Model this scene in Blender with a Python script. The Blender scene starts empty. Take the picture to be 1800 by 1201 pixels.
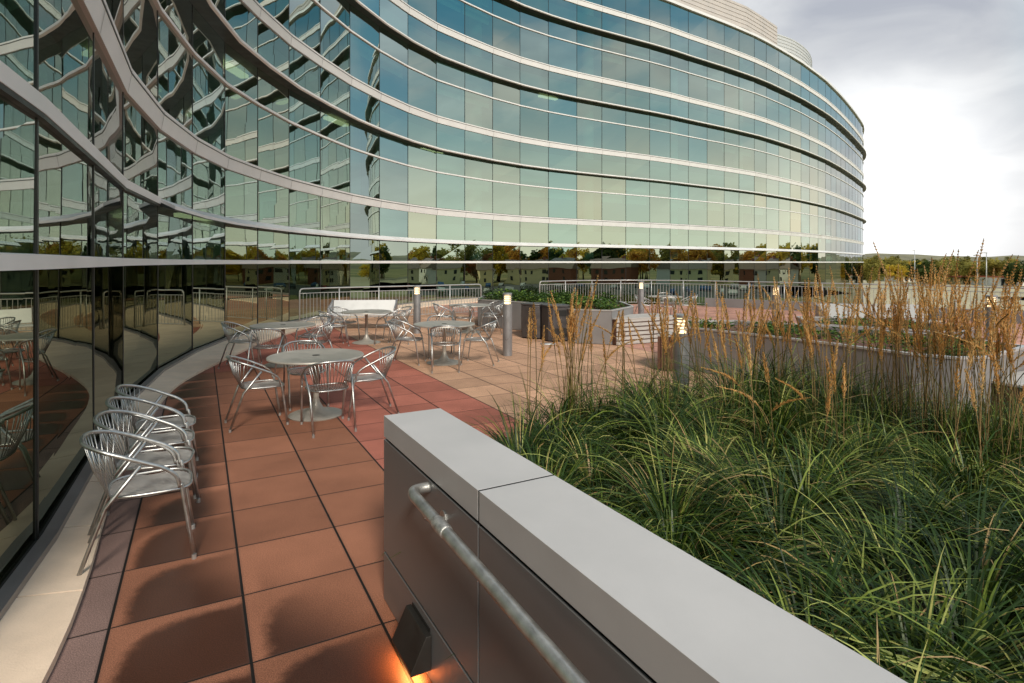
import bpy, math, random
from mathutils import Vector, noise
random.seed(7)
sc = bpy.context.scene
col = sc.collection
PI = math.pi
R = math.radians

# ------------------------------------------------------------------ camera, world, sun, exposure
F = 1017.0; CX = 900.0; HY = 461.0; H = 1.87
cam_d = bpy.data.cameras.new('camera'); cam = bpy.data.objects.new('camera', cam_d); col.objects.link(cam)
cam.location = (0, 0, H); cam.rotation_euler = (PI/2, 0, 0)
cam_d.sensor_width = 36; cam_d.lens = F/1800*36
cam_d.shift_y = -(600.5-HY)/1800
cam_d.clip_start = 0.05; cam_d.clip_end = 6000
sc.camera = cam

SUN_AZ = R(164); SUN_EL = R(36)
w = bpy.data.worlds.new('World'); sc.world = w; w.use_nodes = True
nt = w.node_tree; nt.nodes.clear()
def N(nt, t, **k):
    n = nt.nodes.new(t)
    for a, b in k.items(): setattr(n, a, b)
    return n
def setin(n, **k):
    for a, b in k.items(): n.inputs[a.replace('_', ' ')].default_value = b
def mathn(nt, op, a, b=None, c=None, clamp=False):
    n = N(nt, 'ShaderNodeMath', operation=op, use_clamp=clamp)
    for i, v in enumerate((a, b, c)):
        if v is None: continue
        if isinstance(v, (int, float)): n.inputs[i].default_value = v
        else: nt.links.new(v, n.inputs[i])
    return n.outputs[0]
def ramp(nt, fac, stops, interp='LINEAR'):
    n = N(nt, 'ShaderNodeValToRGB'); cr = n.color_ramp; cr.interpolation = interp
    while len(cr.elements) < len(stops): cr.elements.new(0.5)
    for e, (p, c) in zip(cr.elements, stops):
        e.position = p; e.color = (c[0], c[1], c[2], 1) if not isinstance(c, (int, float)) else (c, c, c, 1)
    nt.links.new(fac, n.inputs[0]); return n.outputs[0]
def mixc(nt, fac, a, b, mode='MIX'):
    n = N(nt, 'ShaderNodeMix', data_type='RGBA', blend_type=mode)
    for i, v in ((0, fac), (6, a), (7, b)):
        if isinstance(v, (int, float)): n.inputs[i].default_value = v if i == 0 else (v, v, v, 1)
        elif isinstance(v, tuple): n.inputs[i].default_value = (v[0], v[1], v[2], 1)
        else: nt.links.new(v, n.inputs[i])
    return n.outputs[2]
def smooth(nt, v, a, b):
    n = N(nt, 'ShaderNodeMapRange', interpolation_type='SMOOTHSTEP')
    nt.links.new(v, n.inputs[0]); n.inputs[1].default_value = a; n.inputs[2].default_value = b
    return n.outputs[0]
def noise_n(nt, vec, scale, detail=4, rough=.55, dist=0):
    n = N(nt, 'ShaderNodeTexNoise'); n.inputs['Scale'].default_value = scale
    n.inputs['Detail'].default_value = detail; n.inputs['Roughness'].default_value = rough
    n.inputs['Distortion'].default_value = dist
    if vec is not None: nt.links.new(vec, n.inputs['Vector'])
    return n.outputs['Fac']

def build_world():
    sky = N(nt, 'ShaderNodeTexSky', sky_type='NISHITA', sun_disc=False)
    sky.sun_elevation = SUN_EL; sky.sun_rotation = SUN_AZ
    sky.air_density = 1.2; sky.dust_density = 2.0
    tc = N(nt, 'ShaderNodeTexCoord'); sep = N(nt, 'ShaderNodeSeparateXYZ')
    nt.links.new(tc.outputs['Generated'], sep.inputs[0])
    x, y, z = sep.outputs
    zc = mathn(nt, 'MAXIMUM', z, 0.0)
    d = mathn(nt, 'ADD', zc, .22)
    cx = mathn(nt, 'DIVIDE', x, d); cy = mathn(nt, 'DIVIDE', y, d)
    cmb = N(nt, 'ShaderNodeCombineXYZ'); nt.links.new(cx, cmb.inputs[0]); nt.links.new(cy, cmb.inputs[1])
    n1 = noise_n(nt, cmb.outputs[0], .85, 6, .52, .6)
    n2 = noise_n(nt, cmb.outputs[0], 2.6, 5, .5, .5)
    # broken cloud: denser round the veiled sun, opening to blue away from it
    hd = N(nt, 'ShaderNodeVectorMath', operation='MULTIPLY'); nt.links.new(tc.outputs['Generated'], hd.inputs[0]); hd.inputs[1].default_value = (1, 1, 0)
    hn = N(nt, 'ShaderNodeVectorMath', operation='NORMALIZE'); nt.links.new(hd.outputs[0], hn.inputs[0])
    dh = N(nt, 'ShaderNodeVectorMath', operation='DOT_PRODUCT'); nt.links.new(hn.outputs[0], dh.inputs[0])
    dh.inputs[1].default_value = (math.sin(R(30)), math.cos(R(30)), 0)
    away = mathn(nt, 'SUBTRACT', 1, smooth(nt, dh.outputs['Value'], .955, .988))
    away = mathn(nt, 'MULTIPLY', away, smooth(nt, zc, .10, .26))
    far = mathn(nt, 'SUBTRACT', 1, smooth(nt, dh.outputs['Value'], .45, .90))
    cover = smooth(nt, mathn(nt, 'SUBTRACT', mathn(nt, 'SUBTRACT', n1, mathn(nt, 'MULTIPLY', away, .045)), mathn(nt, 'MULTIPLY', far, .09)), .34, .56)
    cover = mathn(nt, 'MAXIMUM', cover, mathn(nt, 'MULTIPLY', mathn(nt, 'SUBTRACT', 1, away), mathn(nt, 'SUBTRACT', 1, smooth(nt, zc, .40, .55))))
    skyc = N(nt, 'ShaderNodeVectorMath', operation='SCALE'); nt.links.new(sky.outputs[0], skyc.inputs[0]); skyc.inputs[3].default_value = 0.07
    blue = mixc(nt, .85, skyc.outputs[0], (.13, .36, .50))
    shade = ramp(nt, n2, [(.30, (.42, .43, .48)), (.47, (.57, .575, .60)), (.64, (.72, .72, .73))])
    base = mixc(nt, mathn(nt, 'MULTIPLY', cover, .92), blue, shade)
    # high overcast veil overhead
    base = mixc(nt, mathn(nt, 'MULTIPLY', smooth(nt, zc, .45, .85), .8), base, (.50, .51, .54))
    # warm pale haze low over the horizon
    hz = ramp(nt, zc, [(0, 1.0), (.09, .72), (.20, .32), (.36, .0)])
    warm = mixc(nt, smooth(nt, dh.outputs['Value'], .80, .99), (1.45, 1.28, .95), (.53, .53, .54))
    base = mixc(nt, mathn(nt, 'MULTIPLY', hz, .9), base, warm)
    # brightness around the veiled sun
    dot = N(nt, 'ShaderNodeVectorMath', operation='DOT_PRODUCT')
    nt.links.new(tc.outputs['Generated'], dot.inputs[0])
    a, e = R(31.5), R(4)
    dot.inputs[1].default_value = (math.sin(a)*math.cos(e), math.cos(a)*math.cos(e), math.sin(e))
    g = smooth(nt, dot.outputs['Value'], .958, 1.0)
    g = mathn(nt, 'POWER', g, 2.2)
    glow = N(nt, 'ShaderNodeVectorMath', operation='SCALE'); glow.inputs[0].default_value = (.52, .52, .50); nt.links.new(g, glow.inputs[3])
    tot = N(nt, 'ShaderNodeVectorMath', operation='ADD'); nt.links.new(base, tot.inputs[0]); nt.links.new(glow.outputs[0], tot.inputs[1])
    bg = N(nt, 'ShaderNodeBackground'); nt.links.new(tot.outputs[0], bg.inputs[0]); bg.inputs[1].default_value = 1.0
    out = N(nt, 'ShaderNodeOutputWorld'); nt.links.new(bg.outputs[0], out.inputs[0])
build_world()

sl = bpy.data.lights.new('sun', 'SUN'); so = bpy.data.objects.new('sun', sl); col.objects.link(so)
sl.energy = 2.7; sl.angle = R(10); sl.color = (1, .93, .82)
sd = Vector((math.sin(SUN_AZ)*math.cos(SUN_EL), math.cos(SUN_AZ)*math.cos(SUN_EL), math.sin(SUN_EL)))
so.rotation_euler = (-sd).to_track_quat('-Z', 'Y').to_euler(); so.location = (30, 40, 40)
sc.view_settings.view_transform = 'Standard'; sc.view_settings.look = 'None'
sc.view_settings.exposure = 0.24; sc.view_settings.gamma = 1
try:
    sc.cycles.max_bounces = 10; sc.cycles.transparent_max_bounces = 12; sc.cycles.glossy_bounces = 6
    sc.cycles.caustics_reflective = False; sc.cycles.caustics_refractive = False
except Exception: pass

# ------------------------------------------------------------------ helpers
def gp(px, py, z=0.0):
    """a pixel of the photograph met with the level plane z"""
    Y = F*(H-z)/(py-HY); return ((px-CX)/F*Y, Y, z)
class MB:
    def __init__(s): s.v = []; s.f = []; s.vc = []
    def add(s, v, f, c=None):
        n = len(s.v); s.v += [tuple(p) for p in v]; s.f += [tuple(i+n for i in q) for q in f]
        if c is not None: s.vc += [c]*len(v)
        return s
    def box(s, x0, x1, y0, y1, z0, z1, M=None, c=None):
        v = [(x, y, z) for z in (z0, z1) for y in (y0, y1) for x in (x0, x1)]
        if M: v = [M(p) for p in v]
        return s.add(v, [(0,2,3,1),(4,5,7,6),(0,1,5,4),(2,6,7,3),(0,4,6,2),(1,3,7,5)], c)
    def tube(s, pts, r, n=8, closed=False, caps=True, c=None):
        P = [Vector(p) for p in pts]; L = len(P)
        T = []
        for i in range(L):
            a = P[i-1] if (i or closed) else P[i]; b = P[(i+1) % L] if (i < L-1 or closed) else P[i]
            t = (b-a); T.append(t.normalized() if t.length > 1e-9 else Vector((0,0,1)))
        up = Vector((0,0,1)) if abs(T[0].z) < .9 else Vector((1,0,0))
        nrm = (up - T[0]*up.dot(T[0])).normalized(); V = []
        for i in range(L):
            nrm = (nrm - T[i]*nrm.dot(T[i])).normalized(); bi = T[i].cross(nrm)
            rr = r[i] if isinstance(r, (list, tuple)) else r
            for k in range(n):
                a = 2*PI*k/n; V.append(P[i] + nrm*math.cos(a)*rr + bi*math.sin(a)*rr)
        Fc = []
        for i in range(L if closed else L-1):
            j = (i+1) % L
            for k in range(n):
                m = (k+1) % n; Fc.append((i*n+k, i*n+m, j*n+m, j*n+k))
        if caps and not closed:
            Fc.append(tuple(range(n-1, -1, -1))); Fc.append(tuple((L-1)*n+k for k in range(n)))
        return s.add(V, Fc, c)
    def lathe(s, prof, n=40, cx=0, cy=0, cap=True):
        V = []; Fc = []
        for (r, z) in prof:
            for k in range(n):
                a = 2*PI*k/n; V.append((cx+r*math.cos(a), cy+r*math.sin(a), z))
        for i in range(len(prof)-1):
            for k in range(n):
                m = (k+1) % n; Fc.append((i*n+k, i*n+m, (i+1)*n+m, (i+1)*n+k))
        if cap:
            Fc.append(tuple(range(n-1, -1, -1))); Fc.append(tuple((len(prof)-1)*n+k for k in range(n)))
        return s.add(V, Fc)
    def prism(s, poly, z0, z1):
        n = len(poly); V = [(p[0], p[1], z0) for p in poly] + [(p[0], p[1], z1) for p in poly]
        Fc = [(i, (i+1) % n, n+(i+1) % n, n+i) for i in range(n)] + [tuple(range(n-1, -1, -1)), tuple(range(n, 2*n))]
        return s.add(V, Fc)
    def build(s, name, mat, parent=None, smooth=False, bevel=0, autos=False):
        me = bpy.data.meshes.new(name); me.from_pydata(s.v, [], s.f); me.update()
        if s.vc and len(s.vc) == len(s.v):
            at = me.attributes.new('tone', 'FLOAT', 'POINT'); at.data.foreach_set('value', s.vc)
        o = bpy.data.objects.new(name, me); col.objects.link(o); me.materials.append(mat)
        if smooth: me.polygons.foreach_set('use_smooth', [True]*len(me.polygons))
        if autos: me.set_sharp_from_angle(angle=R(40))
        if bevel:
            b = o.modifiers.new('bevel', 'BEVEL'); b.width = bevel; b.segments = 2; b.limit_method = 'ANGLE'; b.angle_limit = R(40)
        if parent: o.parent = parent
        return o
def tag(o, label=None, cat=None, group=None, kind=None):
    if label: o['label'] = label
    if cat: o['category'] = cat
    if group: o['group'] = group
    if kind: o['kind'] = kind
    return o
def empty(name, loc=(0,0,0), rz=0):
    o = bpy.data.objects.new(name, None); col.objects.link(o); o.location = loc; o.rotation_euler = (0,0,rz)
    o.empty_display_size = .2; return o
def copy_tree(o, parent=None):
    c = o.copy(); col.objects.link(c); c.parent = parent
    for ch in list(o.children): copy_tree(ch, c)
    return c
def catmull(P, n=6, closed=False):
    P = [Vector(p) for p in P]; L = len(P); out = []
    for i in range(L if closed else L-1):
        p0 = P[i-1] if (i or closed) else P[0]*2-P[1]; p1 = P[i]; p2 = P[(i+1) % L]
        p3 = P[(i+2) % L] if (i+2 < L or closed) else P[-1]*2-P[-2]
        for k in range(n):
            t = k/n; out.append(.5*((2*p1)+(p2-p0)*t+(2*p0-5*p1+4*p2-p3)*t*t+(3*p1-p0-3*p2+p3)*t**3))
    if not closed: out.append(P[-1].copy())
    return out
def offs(P, d):
    """polyline offset to its right by d, mitred"""
    out = []
    for i in range(len(P)):
        ns = []
        for a, b in ((i-1, i), (i, i+1)):
            if a < 0 or b >= len(P): continue
            t = Vector((P[b][0]-P[a][0], P[b][1]-P[a][1])).normalized(); ns.append(Vector((t.y, -t.x)))
        n = sum(ns, Vector((0, 0))).normalized(); c = max(.5, n.dot(ns[0]))
        out.append((P[i][0]+n.x*d/c, P[i][1]+n.y*d/c))
    return out
def sweep(mb, P, prof):
    """closed profile [(offset to the right, z)] swept along a polyline"""
    rows = {}
    for d, z in prof:
        if d not in rows: rows[d] = offs(P, d)
    k = len(prof); V = []
    for i in range(len(P)):
        for d, z in prof: V.append((rows[d][i][0], rows[d][i][1], z))
    Fc = []
    for i in range(len(P)-1):
        for j in range(k):
            m = (j+1) % k; Fc.append((i*k+j, (i+1)*k+j, (i+1)*k+m, i*k+m))
    Fc.append(tuple(range(k))); Fc.append(tuple((len(P)-1)*k+j for j in range(k-1, -1, -1)))
    return mb.add(V, Fc)

# ------------------------------------------------------------------ materials
def mat(name):
    m = bpy.data.materials.new(name); m.use_nodes = True; t = m.node_tree
    return m, t, t.nodes['Principled BSDF'], t.nodes['Material Output']
def simple(name, c, rough=.5, metal=0, var=.12, scale=8, bump=.0, bscale=60, spec=.5, rvar=.12, c2=None):
    m, t, b, o = mat(name)
    tc = N(t, 'ShaderNodeTexCoord')
    n = noise_n(t, tc.outputs['Object'], scale, 6, .6)
    lo = tuple(v*(1-var) for v in c); hi = tuple(min(1, v*(1+var)) for v in c) if c2 is None else c2
    cc = ramp(t, n, [(.3, lo), (.7, hi)])
    t.links.new(cc, b.inputs['Base Color'])
    rr = N(t, 'ShaderNodeMapRange'); t.links.new(n, rr.inputs[0]); rr.inputs[1].default_value = .3; rr.inputs[2].default_value = .7
    rr.inputs[3].default_value = max(0, rough-rvar); rr.inputs[4].default_value = min(1, rough+rvar)
    t.links.new(rr.outputs[0], b.inputs['Roughness'])
    b.inputs['Metallic'].default_value = metal; b.inputs['Specular IOR Level'].default_value = spec
    if bump:
        n2 = noise_n(t, tc.outputs['Object'], bscale, 4, .6)
        bp = N(t, 'ShaderNodeBump'); bp.inputs['Strength'].default_value = bump; bp.inputs['Distance'].default_value = .01
        t.links.new(n2, bp.inputs['Height']); t.links.new(bp.outputs[0], b.inputs['Normal'])
    return m
M = {}
M['alu'] = simple('brushed_aluminium', (.50,.49,.475), .40, 1.0, .12, 20)
M['slat_alu'] = simple('satin_aluminium', (.52,.51,.49), .48, .8, .1, 14)
M['table'] = simple('table_metal', (.42,.39,.34), .46, .3, .12, 5)
M['band'] = simple('white_metal_band', (.86,.84,.82), .42, .0, .05, 1.2)
M['band_dark'] = simple('dark_soffit_metal', (.035,.037,.035), .45, .3, .2, 3)
M['mullion'] = simple('mullion_metal', (.035,.035,.034), .4, .3, .2, 3)
M['stone'] = simple('cream_cast_stone', (.86,.67,.50), .75, 0, .12, 2.5, .25, 90)
M['sill'] = simple('grey_sill_metal', (.30,.28,.28), .38, .6, .1, 3)
M['wallmetal'] = simple('grey_metal_panel', (.235,.235,.235), .36, .3, .05, 1.5, 0, rvar=.05)
M['coping'] = simple('grey_metal_coping', (.60,.58,.57), .52, .1, .06, 2.2, .06, 220, rvar=.10)
M['gap'] = simple('dark_gap', (.015,.014,.013), .8)
M['pipe'] = simple('galvanised_pipe', (.60,.59,.56), .38, .85, .28, 14, .15, 160, rvar=.10)
M['pipe_light'] = simple('worn_sleeve', (.60,.58,.55), .45, .8, .35, 40, .3, 150)
M['bronze'] = simple('dark_bronze', (.055,.05,.045), .45, .6, .15, 8)
M['bin'] = simple('dark_bin_metal', (.10,.09,.09), .45, .5, .15, 8)
M['planter'] = simple('taupe_planter_metal', (.27,.26,.26), .48, .3, .08, 2)
M['rim'] = simple('planter_rim_metal', (.55,.54,.53), .4, .5, .06, 4)
M['bollard'] = simple('grey_painted_post', (.33,.33,.34), .38, .6, .08, 4)
M['rail'] = simple('grey_painted_rail', (.46,.46,.45), .42, .4, .08, 4)
M['bench'] = simple('white_painted_metal', (.60,.60,.59), .42, .1, .06, 4)
M['mulch'] = simple('red_brown_mulch', (.16,.075,.05), .95, 0, .5, 14, .8, 60)
M['bench_grey'] = simple('matt_grey_bench', (.40,.40,.39), .7, 0, .06, 4, spec=.2)
M['soil'] = simple('dark_mulch', (.045,.028,.02), .95, 0, .5, 30, .8, 60)
M['concrete'] = simple('pale_concrete', (.56,.55,.53), .8, 0, .12, 5, .3, 60)
M['facade_panel'] = simple('pale_roof_metal', (.60,.54,.50), .55, .1, .04, .7)
M['interior'] = simple('interior_wall', (.20,.22,.18), .9, 0, .25, .5)
M['intcol'] = simple('interior_column', (.72,.80,.74), .8, 0, .05, .5)
M['slab'] = simple('interior_slab', (.40,.42,.38), .9, 0, .1, .6)
M['blind'] = simple('window_blind_cloth', (.78,.80,.70), .9, 0, .05, 2)
M['bark'] = simple('tree_bark', (.08,.06,.045), .9, 0, .3, 6)
M['roof_tile'] = simple('house_roof', (.26,.20,.17), .85, 0, .25, 2)
M['house_cream'] = simple('cream_siding', (.80,.68,.42), .8, 0, .08, 1)
M['house_white'] = simple('white_siding', (.74,.72,.68), .8, 0, .05, 1)
M['house_brick'] = simple('brick_wall_far', (.26,.10,.07), .85, 0, .2, 2)
M['asphalt'] = simple('asphalt', (.10,.10,.10), .9, 0, .25, .05)
M['glass_dark'] = simple('dark_window', (.03,.035,.04), .1, 0, .1, 1)
M['tyre'] = simple('tyre_rubber', (.02,.02,.02), .85)
M['fruit'] = simple('terracotta_red', (.45,.12,.06), .6)
for nme, c in (('white', (.78,.78,.77)), ('silver', (.45,.46,.47)), ('dark', (.05,.055,.06)), ('red', (.35,.04,.03)), ('blue', (.05,.12,.28))):
    M['car_'+nme] = simple('car_paint_'+nme, c, .25, .2, .04, 1)

def emis(name, c, s):
    m, t, b, o = mat(name); b.inputs['Base Color'].default_value = (*c, 1)
    b.inputs['Emission Color'].default_value = (*c, 1); b.inputs['Emission Strength'].default_value = s; return m
M['lamp'] = emis('warm_lamp', (1, .70, .36), 2.6)
M['lamp_hot'] = emis('warm_lamp_lens', (1, .55, .22), 2)
M['ceil_lamp'] = emis('ceiling_lamp', (1, .80, .45), 1.6)

def wood(name, lo, hi):
    m, t, b, o = mat(name); tc = N(t, 'ShaderNodeTexCoord'); mp = N(t, 'ShaderNodeMapping')
    mp.inputs['Scale'].default_value = (1.5, 14, 14); t.links.new(tc.outputs['Object'], mp.inputs[0])
    n = noise_n(t, mp.outputs[0], 2.5, 6, .65, .4)
    t.links.new(ramp(t, n, [(.3, lo), (.7, hi)]), b.inputs['Base Color']); b.inputs['Roughness'].default_value = .75
    bp = N(t, 'ShaderNodeBump'); bp.inputs['Strength'].default_value = .3; bp.inputs['Distance'].default_value = .004
    t.links.new(n, bp.inputs['Height']); t.links.new(bp.outputs[0], b.inputs['Normal']); return m
M['wood_grey'] = wood('weathered_wood', (.36,.33,.30), (.58,.55,.51))
M['wood_brown'] = wood('brown_wood', (.09,.04,.025), (.17,.08,.05))

def glass_mat(name, refl, trc, dark):
    m, t, b, o = mat(name); t.nodes.remove(b)
    gi = N(t, 'ShaderNodeNewGeometry'); at = N(t, 'ShaderNodeAttribute', attribute_name='tone')
    pos = gi.outputs['Position']
    mp = N(t, 'ShaderNodeMapping'); mp.inputs['Scale'].default_value = (1, 1, .55); t.links.new(pos, mp.inputs[0])
    n = noise_n(t, mp.outputs[0], .55, 1.5, .4)
    bp = N(t, 'ShaderNodeBump'); bp.inputs['Strength'].default_value = 1.0; bp.inputs['Distance'].default_value = .007
    t.links.new(n, bp.inputs['Height'])
    lw = N(t, 'ShaderNodeLayerWeight'); lw.inputs['Blend'].default_value = .5
    f = mathn(t, 'POWER', lw.outputs['Facing'], 3.0)
    f = mathn(t, 'MULTIPLY_ADD', f, (.36 if name.startswith('tint') else .10), refl, clamp=True)
    tint = ramp(t, at.outputs['Fac'], [(0, (.38,.72,.80)), (.25, (.48,.76,.78)), (.5, (.59,.78,.74)), (.75, (.69,.79,.68)), (1, (.80,.79,.64))], 'LINEAR')
    tint = mixc(t, 1.0, tint, dark, 'MULTIPLY')
    fac_b = mathn(t, 'POWER', lw.outputs['Facing'], 2.2)
    tint = mixc(t, fac_b, tint, (1, 1, 1) if name.startswith('tint') else (.70, .66, .56))
    gl = N(t, 'ShaderNodeBsdfGlossy'); gl.inputs['Roughness'].default_value = .0; t.links.new(tint, gl.inputs['Color']); t.links.new(bp.outputs[0], gl.inputs['Normal'])
    tr = N(t, 'ShaderNodeBsdfTransparent'); tr.inputs['Color'].default_value = (*trc, 1)
    mx = N(t, 'ShaderNodeMixShader'); t.links.new(f, mx.inputs[0]); t.links.new(tr.outputs[0], mx.inputs[1]); t.links.new(gl.outputs[0], mx.inputs[2])
    t.links.new(mx.outputs[0], o.inputs[0]); return m
M['glass'] = glass_mat('tinted_reflective_glass', .52, (.22,.38,.33), (1,1,1))
M['glass_low'] = glass_mat('dark_bronze_glass', .56, (.05,.08,.06), (.90,.83,.66))

TILE = .62
P0 = gp(427, 1047); U = Vector((-.474, .881)).normalized(); Vv = Vector((U.y, -U.x))
def paver_mat():
    m, t, b, o = mat('terrace_pavers')
    g = N(t, 'ShaderNodeNewGeometry'); sp = N(t, 'ShaderNodeSeparateXYZ'); t.links.new(g.outputs['Position'], sp.inputs[0])
    X = mathn(t, 'SUBTRACT', sp.outputs[0], P0[0]); Y = mathn(t, 'SUBTRACT', sp.outputs[1], P0[1])
    a = mathn(t, 'DIVIDE', mathn(t, 'ADD', mathn(t, 'MULTIPLY', X, Vv.x), mathn(t, 'MULTIPLY', Y, Vv.y)), TILE)
    bb = mathn(t, 'DIVIDE', mathn(t, 'ADD', mathn(t, 'MULTIPLY', X, U.x), mathn(t, 'MULTIPLY', Y, U.y)), TILE)
    ia = mathn(t, 'FLOOR', a); ib = mathn(t, 'FLOOR', bb); fa = mathn(t, 'FRACT', a); fb = mathn(t, 'FRACT', bb)
    def edge(f): return mathn(t, 'MINIMUM', f, mathn(t, 'SUBTRACT', 1, f))
    e = mathn(t, 'MINIMUM', mathn(t, 'SUBTRACT', edge(fa), .0034), edge(fb))
    joint = mathn(t, 'SUBTRACT', 1, smooth(t, e, .0055, .0095))
    rim = smooth(t, e, .010, .035)
    cmb = N(t, 'ShaderNodeCombineXYZ'); t.links.new(ia, cmb.inputs[0]); t.links.new(ib, cmb.inputs[1])
    wn = N(t, 'ShaderNodeTexWhiteNoise', noise_dimensions='2D'); t.links.new(cmb.outputs[0], wn.inputs[0]); rnd = wn.outputs['Value']
    brown = (.34,.145,.085); red = (.43,.15,.105); tan = (.58,.345,.22); dry = (.27,.175,.15)
    zone_tan = mathn(t, 'GREATER_THAN', a, 5.0); zone_red = mathn(t, 'GREATER_THAN', a, 2.0); zone_dry = mathn(t, 'LESS_THAN', a, -1.0)
    zone_far = mathn(t, 'GREATER_THAN', bb, 12.0)
    c = mixc(t, zone_red, brown, red); 
    c = mixc(t, mathn(t, 'MULTIPLY', zone_far, mathn(t, 'LESS_THAN', a, 5.0)), c, mixc(t, mathn(t, 'LESS_THAN', a, 9), brown, red))
    c = mixc(t, zone_tan, c, tan); c = mixc(t, mathn(t, 'GREATER_THAN', a, 13.0), c, (.52,.27,.20)); c = mixc(t, zone_dry, c, dry)
    var = ramp(t, rnd, [(0, .80), (1, 1.14)])
    c = mixc(t, 1.0, c, var, 'MULTIPLY')
    n1 = noise_n(t, g.outputs['Position'], 1.7, 5, .6); n2 = noise_n(t, g.outputs['Position'], 170, 2, .7); n3 = noise_n(t, g.outputs['Position'], 14, 4, .6)
    c = mixc(t, 1.0, c, ramp(t, n1, [(.3, .82), (.7, 1.12)]), 'MULTIPLY')
    c = mixc(t, 1.0, c, ramp(t, n2, [(.34, .60), (.5, 1.0), (.64, 1.45)]), 'MULTIPLY')
    # damp patches that dry out from the corner of each slab beside the glass
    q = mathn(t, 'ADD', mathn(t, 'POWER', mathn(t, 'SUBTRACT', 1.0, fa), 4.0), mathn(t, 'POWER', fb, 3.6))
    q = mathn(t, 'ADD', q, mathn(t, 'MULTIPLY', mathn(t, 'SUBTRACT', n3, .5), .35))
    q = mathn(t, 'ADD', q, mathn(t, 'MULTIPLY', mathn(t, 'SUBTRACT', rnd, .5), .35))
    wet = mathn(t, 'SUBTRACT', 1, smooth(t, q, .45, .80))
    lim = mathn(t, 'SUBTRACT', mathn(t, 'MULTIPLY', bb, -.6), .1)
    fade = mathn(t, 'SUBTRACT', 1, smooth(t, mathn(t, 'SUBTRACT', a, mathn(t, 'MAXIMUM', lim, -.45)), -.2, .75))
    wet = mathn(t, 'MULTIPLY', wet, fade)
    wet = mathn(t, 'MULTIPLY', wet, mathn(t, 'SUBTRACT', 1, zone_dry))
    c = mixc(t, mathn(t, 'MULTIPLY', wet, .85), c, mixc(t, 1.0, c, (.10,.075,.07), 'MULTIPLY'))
    c = mixc(t, mathn(t, 'MULTIPLY', mathn(t, 'SUBTRACT', 1, rim), .22), c, (.10,.06,.05))
    c = mixc(t, joint, c, (.012,.010,.009))
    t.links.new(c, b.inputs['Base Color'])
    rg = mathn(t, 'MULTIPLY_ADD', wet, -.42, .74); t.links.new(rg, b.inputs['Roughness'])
    b.inputs['Specular IOR Level'].default_value = .25
    hgt = mathn(t, 'ADD', mathn(t, 'MULTIPLY', joint, -1.0), mathn(t, 'MULTIPLY', n2, .12))
    bp = N(t, 'ShaderNodeBump'); bp.inputs['Strength'].default_value = .6; bp.inputs['Distance'].default_value = .006
    t.links.new(hgt, bp.inputs['Height']); t.links.new(bp.outputs[0], b.inputs['Normal']); return m
M['paver'] = paver_mat()

def leaf_mat(name, stops, trans=.35, rough=.5):
    m, t, b, o = mat(name); at = N(t, 'ShaderNodeAttribute', attribute_name='tone')
    c = ramp(t, at.outputs['Fac'], stops)
    t.links.new(c, b.inputs['Base Color']); b.inputs['Roughness'].default_value = rough; b.inputs['Specular IOR Level'].default_value = .35
    tl = N(t, 'ShaderNodeBsdfTranslucent'); t.links.new(c, tl.inputs[0])
    mx = N(t, 'ShaderNodeMixShader'); mx.inputs[0].default_value = trans
    t.links.new(b.outputs[0], mx.inputs[1]); t.links.new(tl.outputs[0], mx.inputs[2]); t.links.new(mx.outputs[0], o.inputs[0]); return m
M['blade'] = leaf_mat('grass_blade', [(0, (.012,.030,.006)), (.3, (.040,.085,.014)), (.6, (.19,.26,.035)), (.86, (.54,.58,.17)), (.93, (.46,.30,.12)), (1, (.55,.38,.18))], .25, .42)
M['plume'] = leaf_mat('grass_plume', [(0, (.50,.25,.07)), (.5, (.82,.46,.15)), (1, (.95,.69,.33))], .35, .8)
M['stalk'] = leaf_mat('grass_stalk', [(0, (.10,.10,.03)), (.5, (.26,.18,.07)), (1, (.42,.27,.12))], .2, .7)
M['shrub'] = leaf_mat('planter_leaves', [(0, (.02,.05,.015)), (.5, (.07,.14,.025)), (1, (.22,.32,.05))], .3)
TR = {'yellow': [(0, (.44,.32,.03)), (1, (.86,.66,.10))], 'orange': [(0, (.46,.22,.03)), (1, (.80,.46,.08))],
      'green': [(0, (.03,.06,.015)), (1, (.12,.16,.04))], 'olive': [(0, (.16,.15,.03)), (1, (.44,.38,.09))],
      'russet': [(0, (.18,.06,.02)), (1, (.42,.18,.06))]}
for k, v in TR.items(): M['leaf_'+k] = leaf_mat('leaf_'+k, v, .62, .7)

# ------------------------------------------------------------------ the setting far off
GZ = -6.0
def ground_mat():
    m, t, b, o = mat('far_ground'); g = N(t, 'ShaderNodeNewGeometry')
    n = noise_n(t, g.outputs['Position'], .02, 6, .6); n2 = noise_n(t, g.outputs['Position'], .35, 5, .7)
    c = ramp(t, n, [(.35, (.10,.12,.035)), (.5, (.22,.20,.07)), (.62, (.34,.28,.12))])
    c = mixc(t, 1.0, c, ramp(t, n2, [(.3, .6), (.7, 1.3)]), 'MULTIPLY')
    t.links.new(c, b.inputs['Base Color']); b.inputs['Roughness'].default_value = .95; return m
M['ground'] = ground_mat()
g = MB().add([(-3500,-3500,GZ),(3500,-3500,GZ),(3500,3500,GZ),(-3500,3500,GZ)], [(0,1,2,3)]).build('ground', M['ground']); tag(g, kind='structure')
lot = MB().add([(105,-110,GZ+.01),(172,-110,GZ+.01),(172,130,GZ+.01),(105,130,GZ+.01)], [(0,1,2,3)]).build('parking_lot', M['asphalt']); tag(lot, kind='structure')
M['pale'] = simple('pale_gravel', (.42,.36,.22), .9, 0, .2, .04)
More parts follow.
